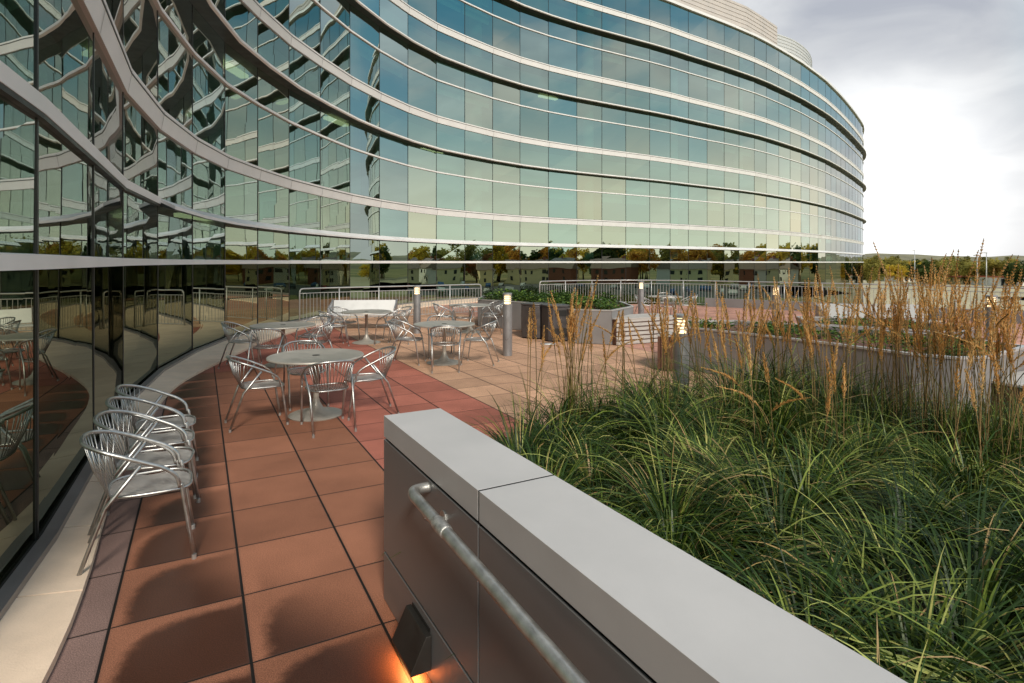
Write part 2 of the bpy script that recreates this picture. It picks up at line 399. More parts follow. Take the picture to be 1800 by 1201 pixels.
lot2 = MB().add([(60,95,GZ+.01),(190,70,GZ+.01),(230,240,GZ+.01),(90,265,GZ+.01)], [(0,1,2,3)]).build('gravel_lot', M['pale']); tag(lot2, kind='structure')
def hills():
    mb = MB(); nx, ny = 90, 8; V = []; Fc = []
    for j in range(ny):
        r = 700+j*90
        for i in range(nx):
            az = R(0+130*i/(nx-1))
            h = GZ + (0 if j == 0 else (14+j*2.2)*(.55+.9*noise.noise(Vector((az*5, j*.35, 3)))) )
            h += (4*noise.noise(Vector((az*40, j*2.0, 1))) if j else 0)
            V.append((math.sin(az)*r, math.cos(az)*r, h))
    for j in range(ny-1):
        for i in range(nx-1): Fc.append((j*nx+i, j*nx+i+1, (j+1)*nx+i+1, (j+1)*nx+i))
    mb.add(V, Fc); m = simple('wooded_hill', (.20,.18,.10), .95, 0, .45, .02); o = mb.build('hills', m, smooth=True); tag(o, kind='structure')
hills()

def rdir():
    z = random.uniform(-1, 1); a = random.uniform(0, 2*PI); s = math.sqrt(1-z*z); return Vector((s*math.cos(a), s*math.sin(a), z))
def crown_mb(rx, rz, zc, nclump, per, size):
    mb = MB()
    for k in range(nclump):
        d = rdir(); rr = random.uniform(.35, 1)**.6; c = Vector((d.x*rx*rr, d.y*rx*rr, zc+d.z*rz*rr)); cr = rx*random.uniform(.2, .36)
        tone = random.uniform(.1, .9)
        for i in range(per):
            e = rdir(); p = c + e*cr*random.uniform(.5, 1.05)
            a = rdir(); b = a.cross(rdir()).normalized(); a = a*size*random.uniform(.6, 1.3); b = b*size*random.uniform(.5, 1)
            mb.add([p-a, p+b*.7, p+a, p-b*.7], [(0,1,2,3)], min(1, max(0, tone+random.uniform(-.25, .25))))
    return mb
def make_tree(kind, h, rx, adj):
    t = empty('tree'); zc = h*.62; rz = h*.38
    tr = MB(); tr.tube([(0,0,0),(.1,0,h*.25),(0,.1,h*.5),(.1,.1,h*.75)], [h*.028, h*.02, h*.014, h*.005], 7)
    for i in range(6):
        a = 2*PI*i/6+random.random(); z0 = h*random.uniform(.25, .5); q = Vector((math.cos(a), math.sin(a), 0))
        tr.tube([(0,0,z0), tuple(q*rx*.4+Vector((0,0,z0+h*.14))), tuple(q*rx*.75+Vector((0,0,z0+h*.26)))], [h*.011, h*.007, h*.002], 5)
    tr.build('trunk', M['bark'], t, smooth=True)
    crown_mb(rx, rz, zc, 44, 60, h*.034).build('crown', M['leaf_'+kind], t)
    return t
protos = {k: make_tree(k, h, r, k) for k, h, r in (('yellow', 12, 4.2), ('orange', 11, 4.4), ('green', 12, 4.0), ('olive', 13, 4.8), ('russet', 9, 3.4))}
for p_ in protos.values(): p_.location = (0, 0, -500)
used = set()
def put_tree(kind, x, y, s, label, group, z=GZ):
    o = protos[kind]
    if kind in used: o = copy_tree(o)
    used.add(kind)
    o.location = (x, y, z); o.scale = (s*random.uniform(.9, 1.15), s*random.uniform(.9, 1.15), s); o.rotation_euler = (0, 0, random.uniform(0, 6.28))
    tag(o, label, 'tree', group)
cname = {'yellow': 'golden yellow', 'orange': 'rusty orange', 'green': 'dark green', 'olive': 'olive green', 'russet': 'low russet'}
# trees seen past the far end of the building
def far_woods():
    names = ['yellow', 'olive', 'green', 'orange']; mb = MB(); idx = []
    src = {k: [c for c in protos[k].children if c.name.startswith('crown')][0].data for k in names}
    dat = {k: ([v.co.copy() for v in m.vertices], [tuple(p.vertices) for p in m.polygons], [a.value for a in m.attributes['tone'].data]) for k, m in src.items()}
    for i in range(84):
        az = R(random.uniform(31, 45)); d = random.uniform(235, 450); k = random.choice(['yellow', 'olive', 'olive', 'green', 'olive', 'yellow', 'olive', 'green'])
        sx, sz = random.uniform(.75, 1.3), random.uniform(.6, .9); a = random.uniform(0, 6.28); ca, sa = math.cos(a), math.sin(a)
        cx_, cy_ = math.sin(az)*d, math.cos(az)*d; vs, fs_, tn = dat[k]
        mb.v_n = len(mb.v); n = len(mb.v)
        mb.v += [(cx_+(v.x*ca-v.y*sa)*sx, cy_+(v.x*sa+v.y*ca)*sx, GZ-1.2+v.z*sz) for v in vs]; mb.f += [tuple(q+n for q in f) for f in fs_]
        mb.vc += tn; idx += [names.index(k)]*len(fs_)
    o = mb.build('far_woods', M['leaf_yellow'])
    for k in names[1:]: o.data.materials.append(M['leaf_'+k])
    o.data.polygons.foreach_set('material_index', idx)
    tag(o, 'olive and golden autumn woods along the skyline past the building end', 'woods', kind='stuff')
far_woods()
for i, (px, D, k, s) in enumerate(((1538,255,'olive',.70),(1556,245,'green',.72),(1574,240,'olive',.78),(1612,265,'yellow',.72),(1650,280,'olive',.66),(1745,250,'green',.62),(1782,245,'orange',.6))):
    lab = ['olive tree standing nearest the end of the glass facade', 'dark green tree second from the end of the glass facade', 'broad olive tree beyond the gravel lot right of the dark green one',
           'yellow tree alone above the pale lot', 'olive tree behind the pale warehouse', 'dark green tree toward the right edge of the skyline', 'orange tree at the extreme right of the skyline'][i]
    put_tree(k, (px-CX)/F*D, D, s, lab, 'nearer trees beyond the lots')
# trees and houses mirrored in the glass
for i in range(72):
    y = -80+i*3.4+random.uniform(-2, 2); k = random.choice(['yellow', 'orange', 'yellow', 'olive', 'yellow', 'green', 'orange', 'russet', 'yellow'])
    put_tree(k, random.choice([random.uniform(186, 205), random.uniform(200, 240)]), y, random.uniform(.95, 1.4), cname[k]+' autumn tree of the street mirrored in the glass facade', 'street trees mirrored in the glass')
def house(x, y, rz, wcol, wd, label):
    t = empty('house', (x, y, GZ), rz)
    MB().box(-wd/2, wd/2, -4, 4, 0, 5.6).build('wall', wcol, t)
    r = MB(); e = .5
    r.add([(-wd/2-e,-4.5,5.5),(wd/2+e,-4.5,5.5),(wd/2+e,4.5,5.5),(-wd/2-e,4.5,5.5),(-wd/2-e,0,8.6),(wd/2+e,0,8.6)], [(0,1,5,4),(2,3,4,5),(0,4,3),(1,2,5),(0,3,2,1)])
    rf = r.build('roof', M['roof_tile'], t); MB().box(wd*.2, wd*.2+.8, -.4, .4, 7, 9.4).build('chimney', M['house_brick'], rf)
    for sx in (-wd*.3, 0, wd*.3):
        for z in (1.1, 3.6):
            for sy in (-1, 1):
                if sx == 0 and z < 2: continue
                MB().box(sx-.5, sx+.5, sy*4-.04, sy*4+.04, z, z+1.4).build('window', M['glass_dark'], t)
    MB().box(-.5, .5, -4.05, -3.9, 0, 2.2).build('door', M['bronze'], t)
    tag(t, label, 'house', 'houses mirrored in the glass')
hl = ['cream', 'white', 'brick']
for i in range(13):
    k = [0, 1, 0, 2, 0, 1, 0, 0, 2, 1, 0, 1, 0][i]
    house(random.uniform(172, 184), -62+i*15.5+random.uniform(-3, 3), PI/2+random.choice([0, PI/2]), [M['house_cream'], M['house_white'], M['house_brick']][k], random.uniform(9, 13),
          hl[k]+' two storey gabled house of the street mirrored in the glass')
def make_car(c):
    t = empty('parked_car')
    b = MB(); prof = [(-2.2,.45),(-2.25,.8),(-1.9,1.0),(-1.1,1.05),(-.6,1.42),(.9,1.45),(1.5,1.05),(2.1,.92),(2.25,.6),(2.2,.35),(-2.2,.3)]
    n = len(prof); V = [(x, -.85, z) for x, z in prof]+[(x, .85, z) for x, z in prof]
    b.add(V, [tuple(range(n-1,-1,-1)), tuple(range(n, 2*n))]+[(i, (i+1) % n, n+(i+1) % n, n+i) for i in range(n)]); b.build('body', M['car_'+c], t, bevel=.05)
    for s in (-1, 1):
        MB().add([(-.95,s*.86,1.06),(-.55,s*.86,1.36),(.85,s*.86,1.38),(1.3,s*.86,1.06)], [(0,1,2,3)]).build('window', M['glass_dark'], t)
        for x in (-1.4, 1.4):
            MB().tube([(x, s*.72, .32), (x, s*.9, .32)], .32, 14).build('wheel', M['tyre'], t)
    return t
cars = {c: make_car(c) for c in ('white', 'silver', 'dark', 'red', 'blue')}; cu = set()
for i in range(34):
    c = random.choice(['white', 'white', 'silver', 'dark', 'silver', 'red', 'blue']); o = cars[c] if c not in cu else copy_tree(cars[c]); cu.add(c)
    o.location = (random.choice([118, 136, 142, 160]), -50+i*4.1+random.uniform(-.6, .6), GZ+.02); o.rotation_euler = (0, 0, random.choice([0, PI]))
    tag(o, c+' car in the parking lot mirrored low in the glass', 'car', 'parked cars mirrored in the glass')
for c in cars:
    if c not in cu: cars[c].location = (118, 100+len(c), GZ+.02); tag(cars[c], c+' car in the parking lot mirrored low in the glass', 'car', 'parked cars mirrored in the glass')
# low pale warehouses and lamp poles seen directly past the railing
def warehouse(px0, px1, D, h, m, mr, label):
    x0, x1 = (px0-CX)/F*D, (px1-CX)/F*D; t = empty('warehouse', ((x0+x1)/2, D, GZ)); hw = (x1-x0)/2
    MB().box(-hw, hw, 0, 12, 0, h).build('wall', m, t); MB().box(-hw-.3, hw+.3, -.3, 12.3, h, h+.35).build('roof', mr, t)
    for k in range(int(hw)):
        MB().box(-hw+.7+k*2, -hw+1.7+k*2, -.05, .05, .2, 2.4).build('window', M['glass_dark'], t)
    tag(t, label, 'building')
warehouse(1588, 1668, 232, 2.2, M['house_white'], M['pale'], 'long white low warehouse beyond the gravel lot')
warehouse(1690, 1742, 205, 2.4, M['house_cream'], M['fruit'], 'cream shed with a red roof beyond the lot')
warehouse(1756, 1830, 190, 2.8, M['house_white'], M['fruit'], 'white building with red roof trim at the right edge')
for px, D in ((1718, 120), (1734, 150), (1608, 190)):
    t = empty('light_pole', ((px-CX)/F*D, D, GZ)); MB().tube([(0,0,0),(0,0,D*.034+5.2)], [.14,.09], 8).build('pole', M['rail'], t, smooth=True)
    MB().box(-.7, .1, -.15, .15, D*.034+5.1, D*.034+5.3).build('lamp_head', M['rail'], t)
    tag(t, {1718: 'tall white lot lamp pole, left of the close pair', 1734: 'tall white lot lamp pole, right of the close pair', 1608: 'short distant lamp pole left of the close pair'}[px], 'lamp post', 'lamp poles in the lot')
# shrubs growing up behind the terrace railing
def make_shrub(kind, r):
    t = empty('shrub'); mb = crown_mb(r, r*1.5, r*1.9, 60, 150, .065); mb.build('foliage', M['leaf_'+kind], t)
    s = MB()
    for i in range(5):
        a = i*1.256; s.tube([(0,0,0),(.3*math.cos(a),.3*math.sin(a),r),(r*.6*math.cos(a),r*.6*math.sin(a),r*2.2)], [.07,.05,.02], 6)
    s.build('stem', M['bark'], t, smooth=True); return t
sp = {'green': make_shrub('green', 2.0), 'olive': make_shrub('olive', 1.9)}; su = set()
sh = [(1215,40,'olive',.8),(1262,38,'olive',.95),(1312,36,'olive',1.0),(1362,37,'olive',1.0),(1410,34,'olive',1.05),(1460,35,'olive',1.0),(1512,33,'green',1.0),(1560,34,'green',1.1),(1612,31,'green',1.15),(1668,29,'green',1.2),(1722,27,'green',1.2),(1775,26,'green',1.2),(1830,26,'green',1.2)]
for i, (px, D, k, s) in enumerate(sh):
    o = sp[k] if k not in su else copy_tree(sp[k]); su.add(k)
    o.location = ((px-CX)/F*D, D, GZ); o.scale = (1, 1, s*(.76 if k == 'olive' else .72)); o.rotation_euler = (0, 0, i*1.7)
    tag(o, ('olive' if k == 'olive' else 'dark green')+' tall shrub behind the terrace railing, '+['farthest left','second from the left','third from the left','fourth from the left','fifth from the left','last of the olive ones','first of the dark ones','second of the dark ones','middle of the dark ones','left of the tall plumes at right','behind the right bollard','right of the right bollard','beyond the right frame edge'][i], 'shrub', 'shrubs behind the railing')

# ------------------------------------------------------------------ the building
FY = [(453,15.3),(508,17.2),(563,19.1),(615,21.1),(667,23.1),(717,25.0),(767,26.8),(817,28.3),(866,29.8),(914,31.2),(964,32.5),(1014,33.7),(1058,34.7),(1100,35.7),(1142,36.75),(1178,37.8),(1210,38.9),(1243,40.05),(1273,41.15),(1299,42.25),(1326,43.5),(1347,44.7),(1369,46.2),(1389,47.7),(1408,49.3),(1423,50.9),(1438,52.6),(1451,54.3)]
G = [(-1.62,-8.2),(-1.62,-6.2),(-1.62,-4.2),(-1.68,-2.2),(-1.80,-.15),(-2.22,1.88),(-3.04,3.70),(-3.98,5.50),(-4.99,7.42),(-5.82,9.50),(-6.38,11.55),(-6.70,13.50)]
G += [((px-CX)/F*Y, Y) for px, Y in FY]
tail = [G[-1]] + [((px-CX)/F*Y, Y) for px, Y in ((1474,58.5),(1493,63.2),(1508,68.2),(1517,73))] + [(47.3,78.5),(48.2,83),(47.4,88),(44.5,92.5),(40,96),(34,98),(26,99)]
tp = catmull([(a, b, 0) for a, b in tail], 20); acc = 0
for a, b in zip(tp, tp[1:]):
    acc += (b-a).length
    if acc >= 2.15: G.append((b.x, b.y)); acc = 0
NB = len(G)-1
rows = [(.10,1.84),(1.92,2.80),(2.87,4.05),(4.40,6.00),(6.08,7.02),(7.09,8.33),(8.68,10.27),(10.35,11.30),(11.37,12.61),(12.96,14.54),(14.62,15.57),(15.64,16.88),(17.23,18.80)]
bld = empty('office_building', (0, 0, 0))
tag(bld, 'long curving glass office building with white metal bands sweeping above the terrace', 'building')
panes = []
for i in range(NB):
    a, b = Vector(G[i]), Vector(G[i+1]); mid = (a+b)/2
    rr = list(rows)
    if mid.x > 1.0 and mid.y > 30: rr[0] = (-5.9, 1.84)
    # one tone shift per bay so that neighbouring sheets differ a little
    bt = random.random()
    for z0, z1 in rr:
        t = (b-a).normalized(); n = Vector((t.y, -t.x)); e = .004
        V = []
        for (p, z) in ((a+t*.02, z0), (b-t*.02, z0), (b-t*.02, z1), (a+t*.02, z1)):
            k = random.uniform(-e, e); V.append((p.x+n.x*k, p.y+n.y*k, z))
        tone = min(1, max(0, .2+.35*bt+.35*random.random()))
        area = 0
        if mid.y > .8:
            q = [((p[0]/p[1]*F+CX) if p[1] > .3 else -9999, HY-(p[2]-H)/max(p[1], .3)*F) for p in V]
            xs = [min(1800, max(0, p[0])) for p in q]; ys = [min(1201, max(0, p[1])) for p in q]
            area = (max(xs)-min(xs))*(max(ys)-min(ys))
        panes.append((area, V, tone, z0 < 1))
panes.sort(key=lambda p: -p[0])
for area, V, tone, low in panes[:99]:
    MB().add(V, [(0,1,2,3)], tone).build('glass_pane', M['glass_low' if low else 'glass'], bld)
mb = MB()
for area, V, tone, low in panes[99:]: mb.add(V, [(0,1,2,3)], tone)
rp = tag(mb.build('glass_pane', M['glass'], bld), kind='stuff'); rp.data.materials.append(M['glass_low'])
for k, p in enumerate(panes[99:]): rp.data.polygons[k].material_index = int(p[3])
# mullions
for i in range(1, NB):
    a, b, c = Vector(G[i-1]), Vector(G[i]), Vector(G[i+1]); n = offs([a, b, c], 1)[1]; n = (Vector(n)-b).normalized(); t = Vector((-n.y, n.x))
    w_ = .014; mb = MB(); zb = .1 if not (b.x > 1 and b.y > 30) else -5.9
    q = [b+t*w_+n*.008, b-t*w_+n*.008, b-t*w_-n*.006, b+t*w_-n*.006]
    mb.prism([(p.x, p.y) for p in q], zb, 18.82); mb.build('mullion', M['mullion'], bld)
# horizontal metal
def band(name, prof, m, P=G): return sweep(MB(), P, prof).build(name, m, bld)
band('metal_band', [(.08,1.825),(.08,1.915),(-.02,1.925),(-.02,1.835)], M['band'])
band('metal_band', [(.045,2.825),(.05,2.93),(-.02,2.94),(-.02,2.81)], M['band'], G[:10])
band('soffit_trim', [(.04,2.79),(.04,2.824),(-.02,2.809),(-.02,2.79)], M['band_dark'], G[:10])
band('sloping_canopy', [(.26,2.745),(.26,2.80),(-.02,2.94),(-.02,2.885)], M['band'], G[9:])
band('canopy_soffit', [(.25,2.73),(.25,2.744),(-.02,2.884),(-.02,2.80)], M['band_dark'], G[9:])
for z in (7.06, 11.34, 15.61):
    o = band('sunshade', [(.32,z-.055),(.32,z-.01),(-.02,z-.01),(-.02,z-.055)], M['band_dark'])
    e = band('edge_trim', [(.50,z-.05),(.50,z+.05),(.422,z+.045),(.422,z-.055)] if z < 3 else [(.37,z-.03),(.37,z+.03),(.322,z+.03),(.322,z-.06)], M['band'])
    e.parent = o
    ft = band('top_plate', [(.315,z-.006),(.315,z+.004),(-.015,z+.012),(-.015,z-.006)], M['band']); ft.parent = o
for z in (4.22, 8.50, 12.78, 17.05):
    sm = sweep(MB(), G, [(.05,z-.17),(.10,z+.12),(.10,z+.15),(-.02,z+.17),(-.02,z-.17)]); nf = len(sm.f)
    rowa = offs(G, .104); rowb = offs(G, .055)
    for i in range(1, NB):
        p = Vector(rowa[i]); q = Vector(rowb[i]); t = (Vector(G[i+1])-Vector(G[i])).normalized()*.006
        sm.add([(q.x-t.x, q.y-t.y, z-.165), (q.x+t.x, q.y+t.y, z-.165), (p.x+t.x, p.y+t.y, z+.12), (p.x-t.x, p.y-t.y, z+.12)], [(0,1,2,3)])
    o = sm.build('metal_band', M['band'], bld); o.data.materials.append(M['sill'])
    for k in range(nf, len(sm.f)): o.data.polygons[k].material_index = 1
    ln = band('shadow_gap', [(.099,z+.075),(.102,z+.092),(.09,z+.092),(.09,z+.075)], M['band_dark']); ln.parent = o
for z in (6.04, 10.31, 14.58): band('metal_band', [(.06,z-.03),(.06,z+.03),(-.02,z+.04),(-.02,z-.04)], M['band'])
band('roof_edge', [(.14,18.80),(.14,18.98),(-.3,18.98),(-.3,18.80)], M['band'])
ks = [i for i, p in enumerate(G) if p[0] > 1 and p[1] > 30][0]
sweep(MB(), G[:ks+1], [(.105,.006),(.105,.115),(.03,.125),(.03,.006)]).build('sill', M['sill'], bld)
sweep(MB(), G[:ks+1], [(.029,.006),(.029,.095),(-.02,.095),(-.02,.006)]).build('glazing_gasket', M['gap'], bld)
# interior, seen faintly through the glass
inn = offs(G, -.14)
def ribbon(P, d0, d1, z0, z1): return sweep(MB(), P, [(d0,z0),(d0,z1),(d1,z1),(d1,z0)])
GI = G[5:]
for z in (0.0, 3.15, 7.45, 11.72, 16.0): ribbon(GI, -.15, -7.0, z-.02, z+.55 if z else .1).build('floor_slab', M['slab'], bld)
ribbon(GI, -7.0, -7.2, -6, 18.7).build('inner_wall', M['interior'], bld)
ribbon(GI, -.31, -13, 18.81, 18.9).build('roof', M['slab'], bld)
cl = offs(G, -1.3)
for i in range(8, NB-6, 4):
    MB().lathe([(.34, -5.5), (.34, 18.7)], 20, cl[i][0], cl[i][1]).build('column', M['intcol'], bld, smooth=True, autos=True)
ib = offs(G, -.22)
for i in range(14, 44):
    for (z0, z1), zz in (((4.40,6.0),5.5), ((8.68,10.27),9.8), ((12.96,14.54),14.1), ((6.08,7.02),6.5), ((10.35,11.3),10.8), ((14.62,15.5),15.0), ((5.9,7.0),6.3)):
        if random.random() < .34:
            a, b = Vector(ib[i]), Vector(ib[i+1]); t = (b-a).normalized(); a = a+t*.08; b = b-t*.08; n = Vector((t.y, -t.x))*.01
            MB().add([(a.x,a.y,zz),(b.x,b.y,zz),(b.x,b.y,z1),(a.x,a.y,z1),(a.x-n.x,a.y-n.y,zz),(b.x-n.x,b.y-n.y,zz),(b.x-n.x,b.y-n.y,z1),(a.x-n.x,a.y-n.y,z1)], [(0,1,2,3),(7,6,5,4),(0,4,5,1),(1,5,6,2),(2,6,7,3),(3,7,4,0)]).build('window_blind', M['blind'], bld)
for i, z in ((11,3.1),(18,7.4),(15,7.4),(12,7.4),(22,11.65)):
    p = Vector(cl[i]); q = Vector(cl[i+1]); d = (q-p).normalized(); n = Vector((d.y, -d.x))
    c0 = p+d*.3; MB().prism([tuple(c0), tuple(c0+d*1.3), tuple(c0+d*1.3+n*.25), tuple(c0+n*.25)], z-.16, z-.06).build('ceiling_light', M['ceil_lamp'], bld)
# penthouse screens
def scr(P, z0, z1, name, m, ribs):
    sc_ = sweep(MB(), P, [(0,z0),(0,z1),(-.3,z1),(-.3,z0)]).build(name, m, bld)
    rb = MB(); P2 = P
    k = 0
    z = z0+.3
    while z < z1-.05:
        sweep(rb, P2, [(.03,z-.012 if not ribs else z-.06),(.03,z+.012 if not ribs else z+.04),(.002,z+.012 if not ribs else z+.07),(.002,z-.012 if not ribs else z-.06)]); z += ribs or .32
    rb.build('louvre' if ribs else 'rib', m, sc_)
ra = offs(G, -1.7)
i0 = [i for i, p in enumerate(G) if p[0] > -1][0]; i1 = [i for i, p in enumerate(G) if p[0] > 16.4][0]
A = [tuple(p) for p in ra[i0:i1]]+[(18.4,45.4),(20.4,47.2),(22.6,49.3)]
scr(A, 18.9, 21.95, 'roof_screen', M['facade_panel'], 0)
P3 = [tuple(v[:2]) for v in catmull([(22.62,49.6,0),(25.0,51.2,0),(27.6,53.9,0),(29.8,57.5,0),(31.5,62,0),(32.5,68,0)], 4)]
scr(P3, 18.9, 21.5, 'louvred_screen', M['bench'], .28)

# ------------------------------------------------------------------ terrace
RL = catmull([(1.15,24.0,0),(3.2,25.2,0),(5.6,25.6,0),(8.0,24.8,0),(10.3,23.1,0),(13.5,20.3,0),(15.7,17.6,0),(17.2,14.5,0),(18.3,10.5,0)], 8)
RLp = [(p.x, p.y) for p in RL]
edge = offs(RLp, -.25)
left = offs(G[:ks+1], .02)
poly = [(-1.6,-8.2)]+[tuple(p) for p in left[1:]]+[(.95,30.5)]+[tuple(p) for p in edge]+[(18.5,6),(18.5,-8.2)]
poly = poly[::-1]
fl = MB().prism(poly, GZ+.02, 0.0).build('terrace_floor', M['paver']); tag(fl, kind='structure')

# cream stone kerb along the glass, slab by slab
S = [(-1.24,-8),(-1.24,-4.2),(-1.28,-2.2),(-1.42,-.1),(-1.80,1.80),(-2.085,2.61),(-2.51,3.44),(-3.115,4.5),(-4.0,6.3),(-4.73,7.89),(-5.147,9.23),(-5.50,11.46),(-5.74,13.5),(-5.78,15.4),(-5.60,17.3),(-5.2,19.2),(-4.65,21.2),(-4.0,23.0),(-3.2,24.7),(-2.2,26.2),(-.9,27.7),(.5,29.1)]
Sc = [p for p in catmull([(a, b, 0) for a, b in S], 6)]
gline = [Vector((p[0], p[1], 0)) for p in offs(G[:ks+1], .085)]
def near_on(line, p):
    best = None; bd = 1e9
    for a, b in zip(line, line[1:]):
        d = b-a; t = max(0, min(1, (p-a).dot(d)/d.dot(d))); q = a+d*t
        if (q-p).length < bd: bd = (q-p).length; best = q
    return best
kerb = empty('stone_kerb'); tag(kerb, 'curving cream stone kerb laid in slabs along the foot of the glass wall', 'kerb')
# resample by arc length
acc = [0]
for a, b in zip(Sc, Sc[1:]): acc.append(acc[-1]+(b-a).length)
def at(s):
    for i in range(len(acc)-1):
        if acc[i+1] >= s: t = (s-acc[i])/(acc[i+1]-acc[i]); return Sc[i].lerp(Sc[i+1], t)
    return Sc[-1].copy()
s = .35; cnt = 0
mbd = MB(); nb_ = 160; Vb = []
for k in range(nb_+1):
    p = at(acc[-1]*k/nb_); q = near_on(gline, p); d_ = (q-p).normalized(); p = p+d_*.012
    Vb += [(p.x, p.y, .004), (p.x, p.y, .036), (q.x, q.y, .064), (q.x, q.y, .004)]
mbd.add(Vb, [(4*k+j, 4*k+4+j, 4*k+4+(j+1) % 4, 4*k+(j+1) % 4) for k in range(nb_) for j in range(4)])
mbd.build('mortar_bed', M['gap'], kerb)
while s+.92 < acc[-1] and cnt < 60:
    outer = [at(s+.006+(.908)*k/3) for k in range(4)]; inner = [near_on(gline, p) for p in outer]
    pl = [(p.x, p.y) for p in outer]+[(p.x, p.y) for p in inner[::-1]]
    V = [(x, y, .005) for x, y in pl]+[(x, y, .045) for x, y in pl[:4]]+[(x, y, .075) for x, y in pl[4:]]
    n = 8; mbk = MB().add(V, [(i, (i+1) % n, n+(i+1) % n, n+i) for i in range(n)]+[tuple(range(n, 2*n))])
    mbk.build('kerb_slab', M['stone'], kerb, bevel=.0015)
    s += .92; cnt += 1

# ------------------------------------------------------------------ foreground wall with coping, handrail and light
C0 = Vector((-.71, 3.207)); D = Vector((.485, -.8745))
wallr = math.atan2(D.y, D.x)
wall = empty('low_wall', (C0.x, C0.y, 0), wallr)     # local x runs along the wall towards the camera, local +y is its right side
tag(wall, 'low grey metal clad wall with wide pale coping running out of the bottom of the photo', 'wall')
TH = .333; L1 = 1.207; LW = 5.4
MB().box(.022, LW, .022, TH-.022, .0, .99).build('core', M['gap'], wall)
for x0, x1 in ((0, L1-.006), (L1+.006, 2.6), (2.612, 4.0), (4.012, LW+.01)):
    MB().box(x0, x1, 0, TH, .905, 1.02).build('coping', M['coping'], wall, bevel=.001)
    MB().box(x0, x1, 0, .011, .280, .889).build('upper_panel', M['wallmetal'], wall, bevel=.0006)
    MB().box(x0, x1, 0, .011, .008, .264).build('lower_panel', M['wallmetal'], wall, bevel=.0006)
    MB().box(x0, x1, TH-.011, TH, .008, .893).build('rear_panel', M['wallmetal'], wall, bevel=.0015)
MB().box(0, .011, .0115, TH-.0115, .277, .893).build('end_panel', M['wallmetal'], wall); MB().box(0, .011, .0115, TH-.0115, .008, .266).build('end_panel', M['wallmetal'], wall)
for xj in (L1, 2.606, 4.006): MB().box(xj-.0065, xj+.0065, .0012, TH-.0012, .906, 1.0192).build('joint_seal', M['gap'], wall)
hr = empty('handrail', (C0.x, C0.y, 0), wallr); tag(hr, 'worn galvanised pipe handrail fixed along the side of the low grey wall', 'handrail')
pts = catmull([(.70,0,.862),(.70,-.045,.862),(.715,-.078,.862),(.76,-.092,.861),(.82,-.092,.859),(1.0,-.092,.853)], 6)
pts = [tuple(p) for p in pts]+[(1.4,-.092,.839),(2.0,-.092,.817),(3.0,-.092,.78),(4.6,-.092,.72)]
MB().tube(pts, .0235, 20).build('pipe', M['pipe'], hr, smooth=True)
MB().tube([(1.02,-.092,.8525),(1.03,-.092,.852),(1.115,-.092,.849),(1.125,-.092,.8487)], [.025,.0275,.0275,.025], 20).build('sleeve', M['pipe_light'], hr, smooth=True)
for xb in (.87, 2.3, 3.9):
    zz = .8575-(xb-.87)*.0365
    MB().tube([(xb, .0, zz-.07), (xb,-.05,zz-.07), (xb,-.085,zz-.05), (xb,-.092,zz-.02)], .008, 10).build('bracket', M['pipe'], hr, smooth=True)
    MB().tube([(xb, .0, zz-.07), (xb,-.006,zz-.07)], .032, 18).build('wall_plate', M['pipe'], hr)
lt = empty('wall_light', (C0.x, C0.y, 0), wallr); tag(lt, 'dark wedge shaped light low on the grey wall casting an orange glow', 'light')
x0, x1 = .46, .735
V = []
for x in (x0, x1): V += [(x,-.002,.215),(x,-.028,.215),(x,-.098,.075),(x,-.098,.062),(x,-.002,.062)]
MB().add(V, [(0,1,2,3,4),(9,8,7,6,5),(0,5,6,1),(1,6,7,2),(2,7,8,3),(4,9,5,0)]).build('housing', M['bronze'], lt, bevel=.002)
MB().box(x0+.02, x1-.02, -.004, -.001, .215, .232).build('back_plate', M['bronze'], lt)
MB().box(x0+.03, x1-.03, -.085, -.01, .080, .084).build('lens', M['lamp_hot'], lt)
al = bpy.data.lights.new('wall_light_lamp', 'AREA'); al.shape = 'RECTANGLE'; al.size = .22; al.size_y = .06; al.energy = 1.7; al.color = (1, .42, .12)
ao = bpy.data.objects.new('lamp', al); col.objects.link(ao); ao.parent = lt; ao.location = (.6, -.055, .058); ao.rotation_euler = (R(-24), R(10), 0)

# ------------------------------------------------------------------ bollards
def make_bollard():
    t = empty('bollard')
    MB().lathe([(.095,.0),(.095,1.03),(.09,1.035)], 32).build('post', M['bollard'], t, smooth=True, autos=True)
    hd = MB()
    for k in range(4):
        z = 1.075+k*.038; hd.lathe([(.070,z+.012),(.094,z),(.094,z+.006),(.070,z+.018)], 28, cap=False)
    for k in range(4):
        a = k*PI/2+.6; hd.box(-.006, .006, -.006, .006, 1.035, 1.215, lambda p, a=a: (p[0]+.082*math.cos(a), p[1]+.082*math.sin(a), p[2]))
    hd.build('louvre_head', M['rail'], t, smooth=True, autos=True)
    MB().lathe([(.060,1.036),(.060,1.214)], 24).build('lamp', M['lamp'], t, smooth=True, autos=True)
    MB().lathe([(.095,1.215),(.095,1.245),(.085,1.254)], 32).build('cap', M['bollard'], t, smooth=True, autos=True)
    return t
bol = make_bollard()
for i, (px, Y, lab) in enumerate(((892,11.6,'bollard standing alone on the tan pavers in front of the dark bins'), (733,15.2,'bollard behind the round table in the middle, beside the white bench'),
        (1197,6.85,'nearest bollard, its foot hidden in the grass beside the planter'), (1127,18.4,'small far bollard in front of the railing behind the slatted bench'),
        (1364,14.9,'bollard near the railing left of the long pale bench'), (1743,10.8,'bollard at the right behind the dense tan plumes'))):
    o = bol if i == 0 else copy_tree(bol); o.location = ((px-CX)/F*Y, Y, 0); tag(o, 'grey lit '+lab, 'bollard light', 'bollard lights on the terrace')

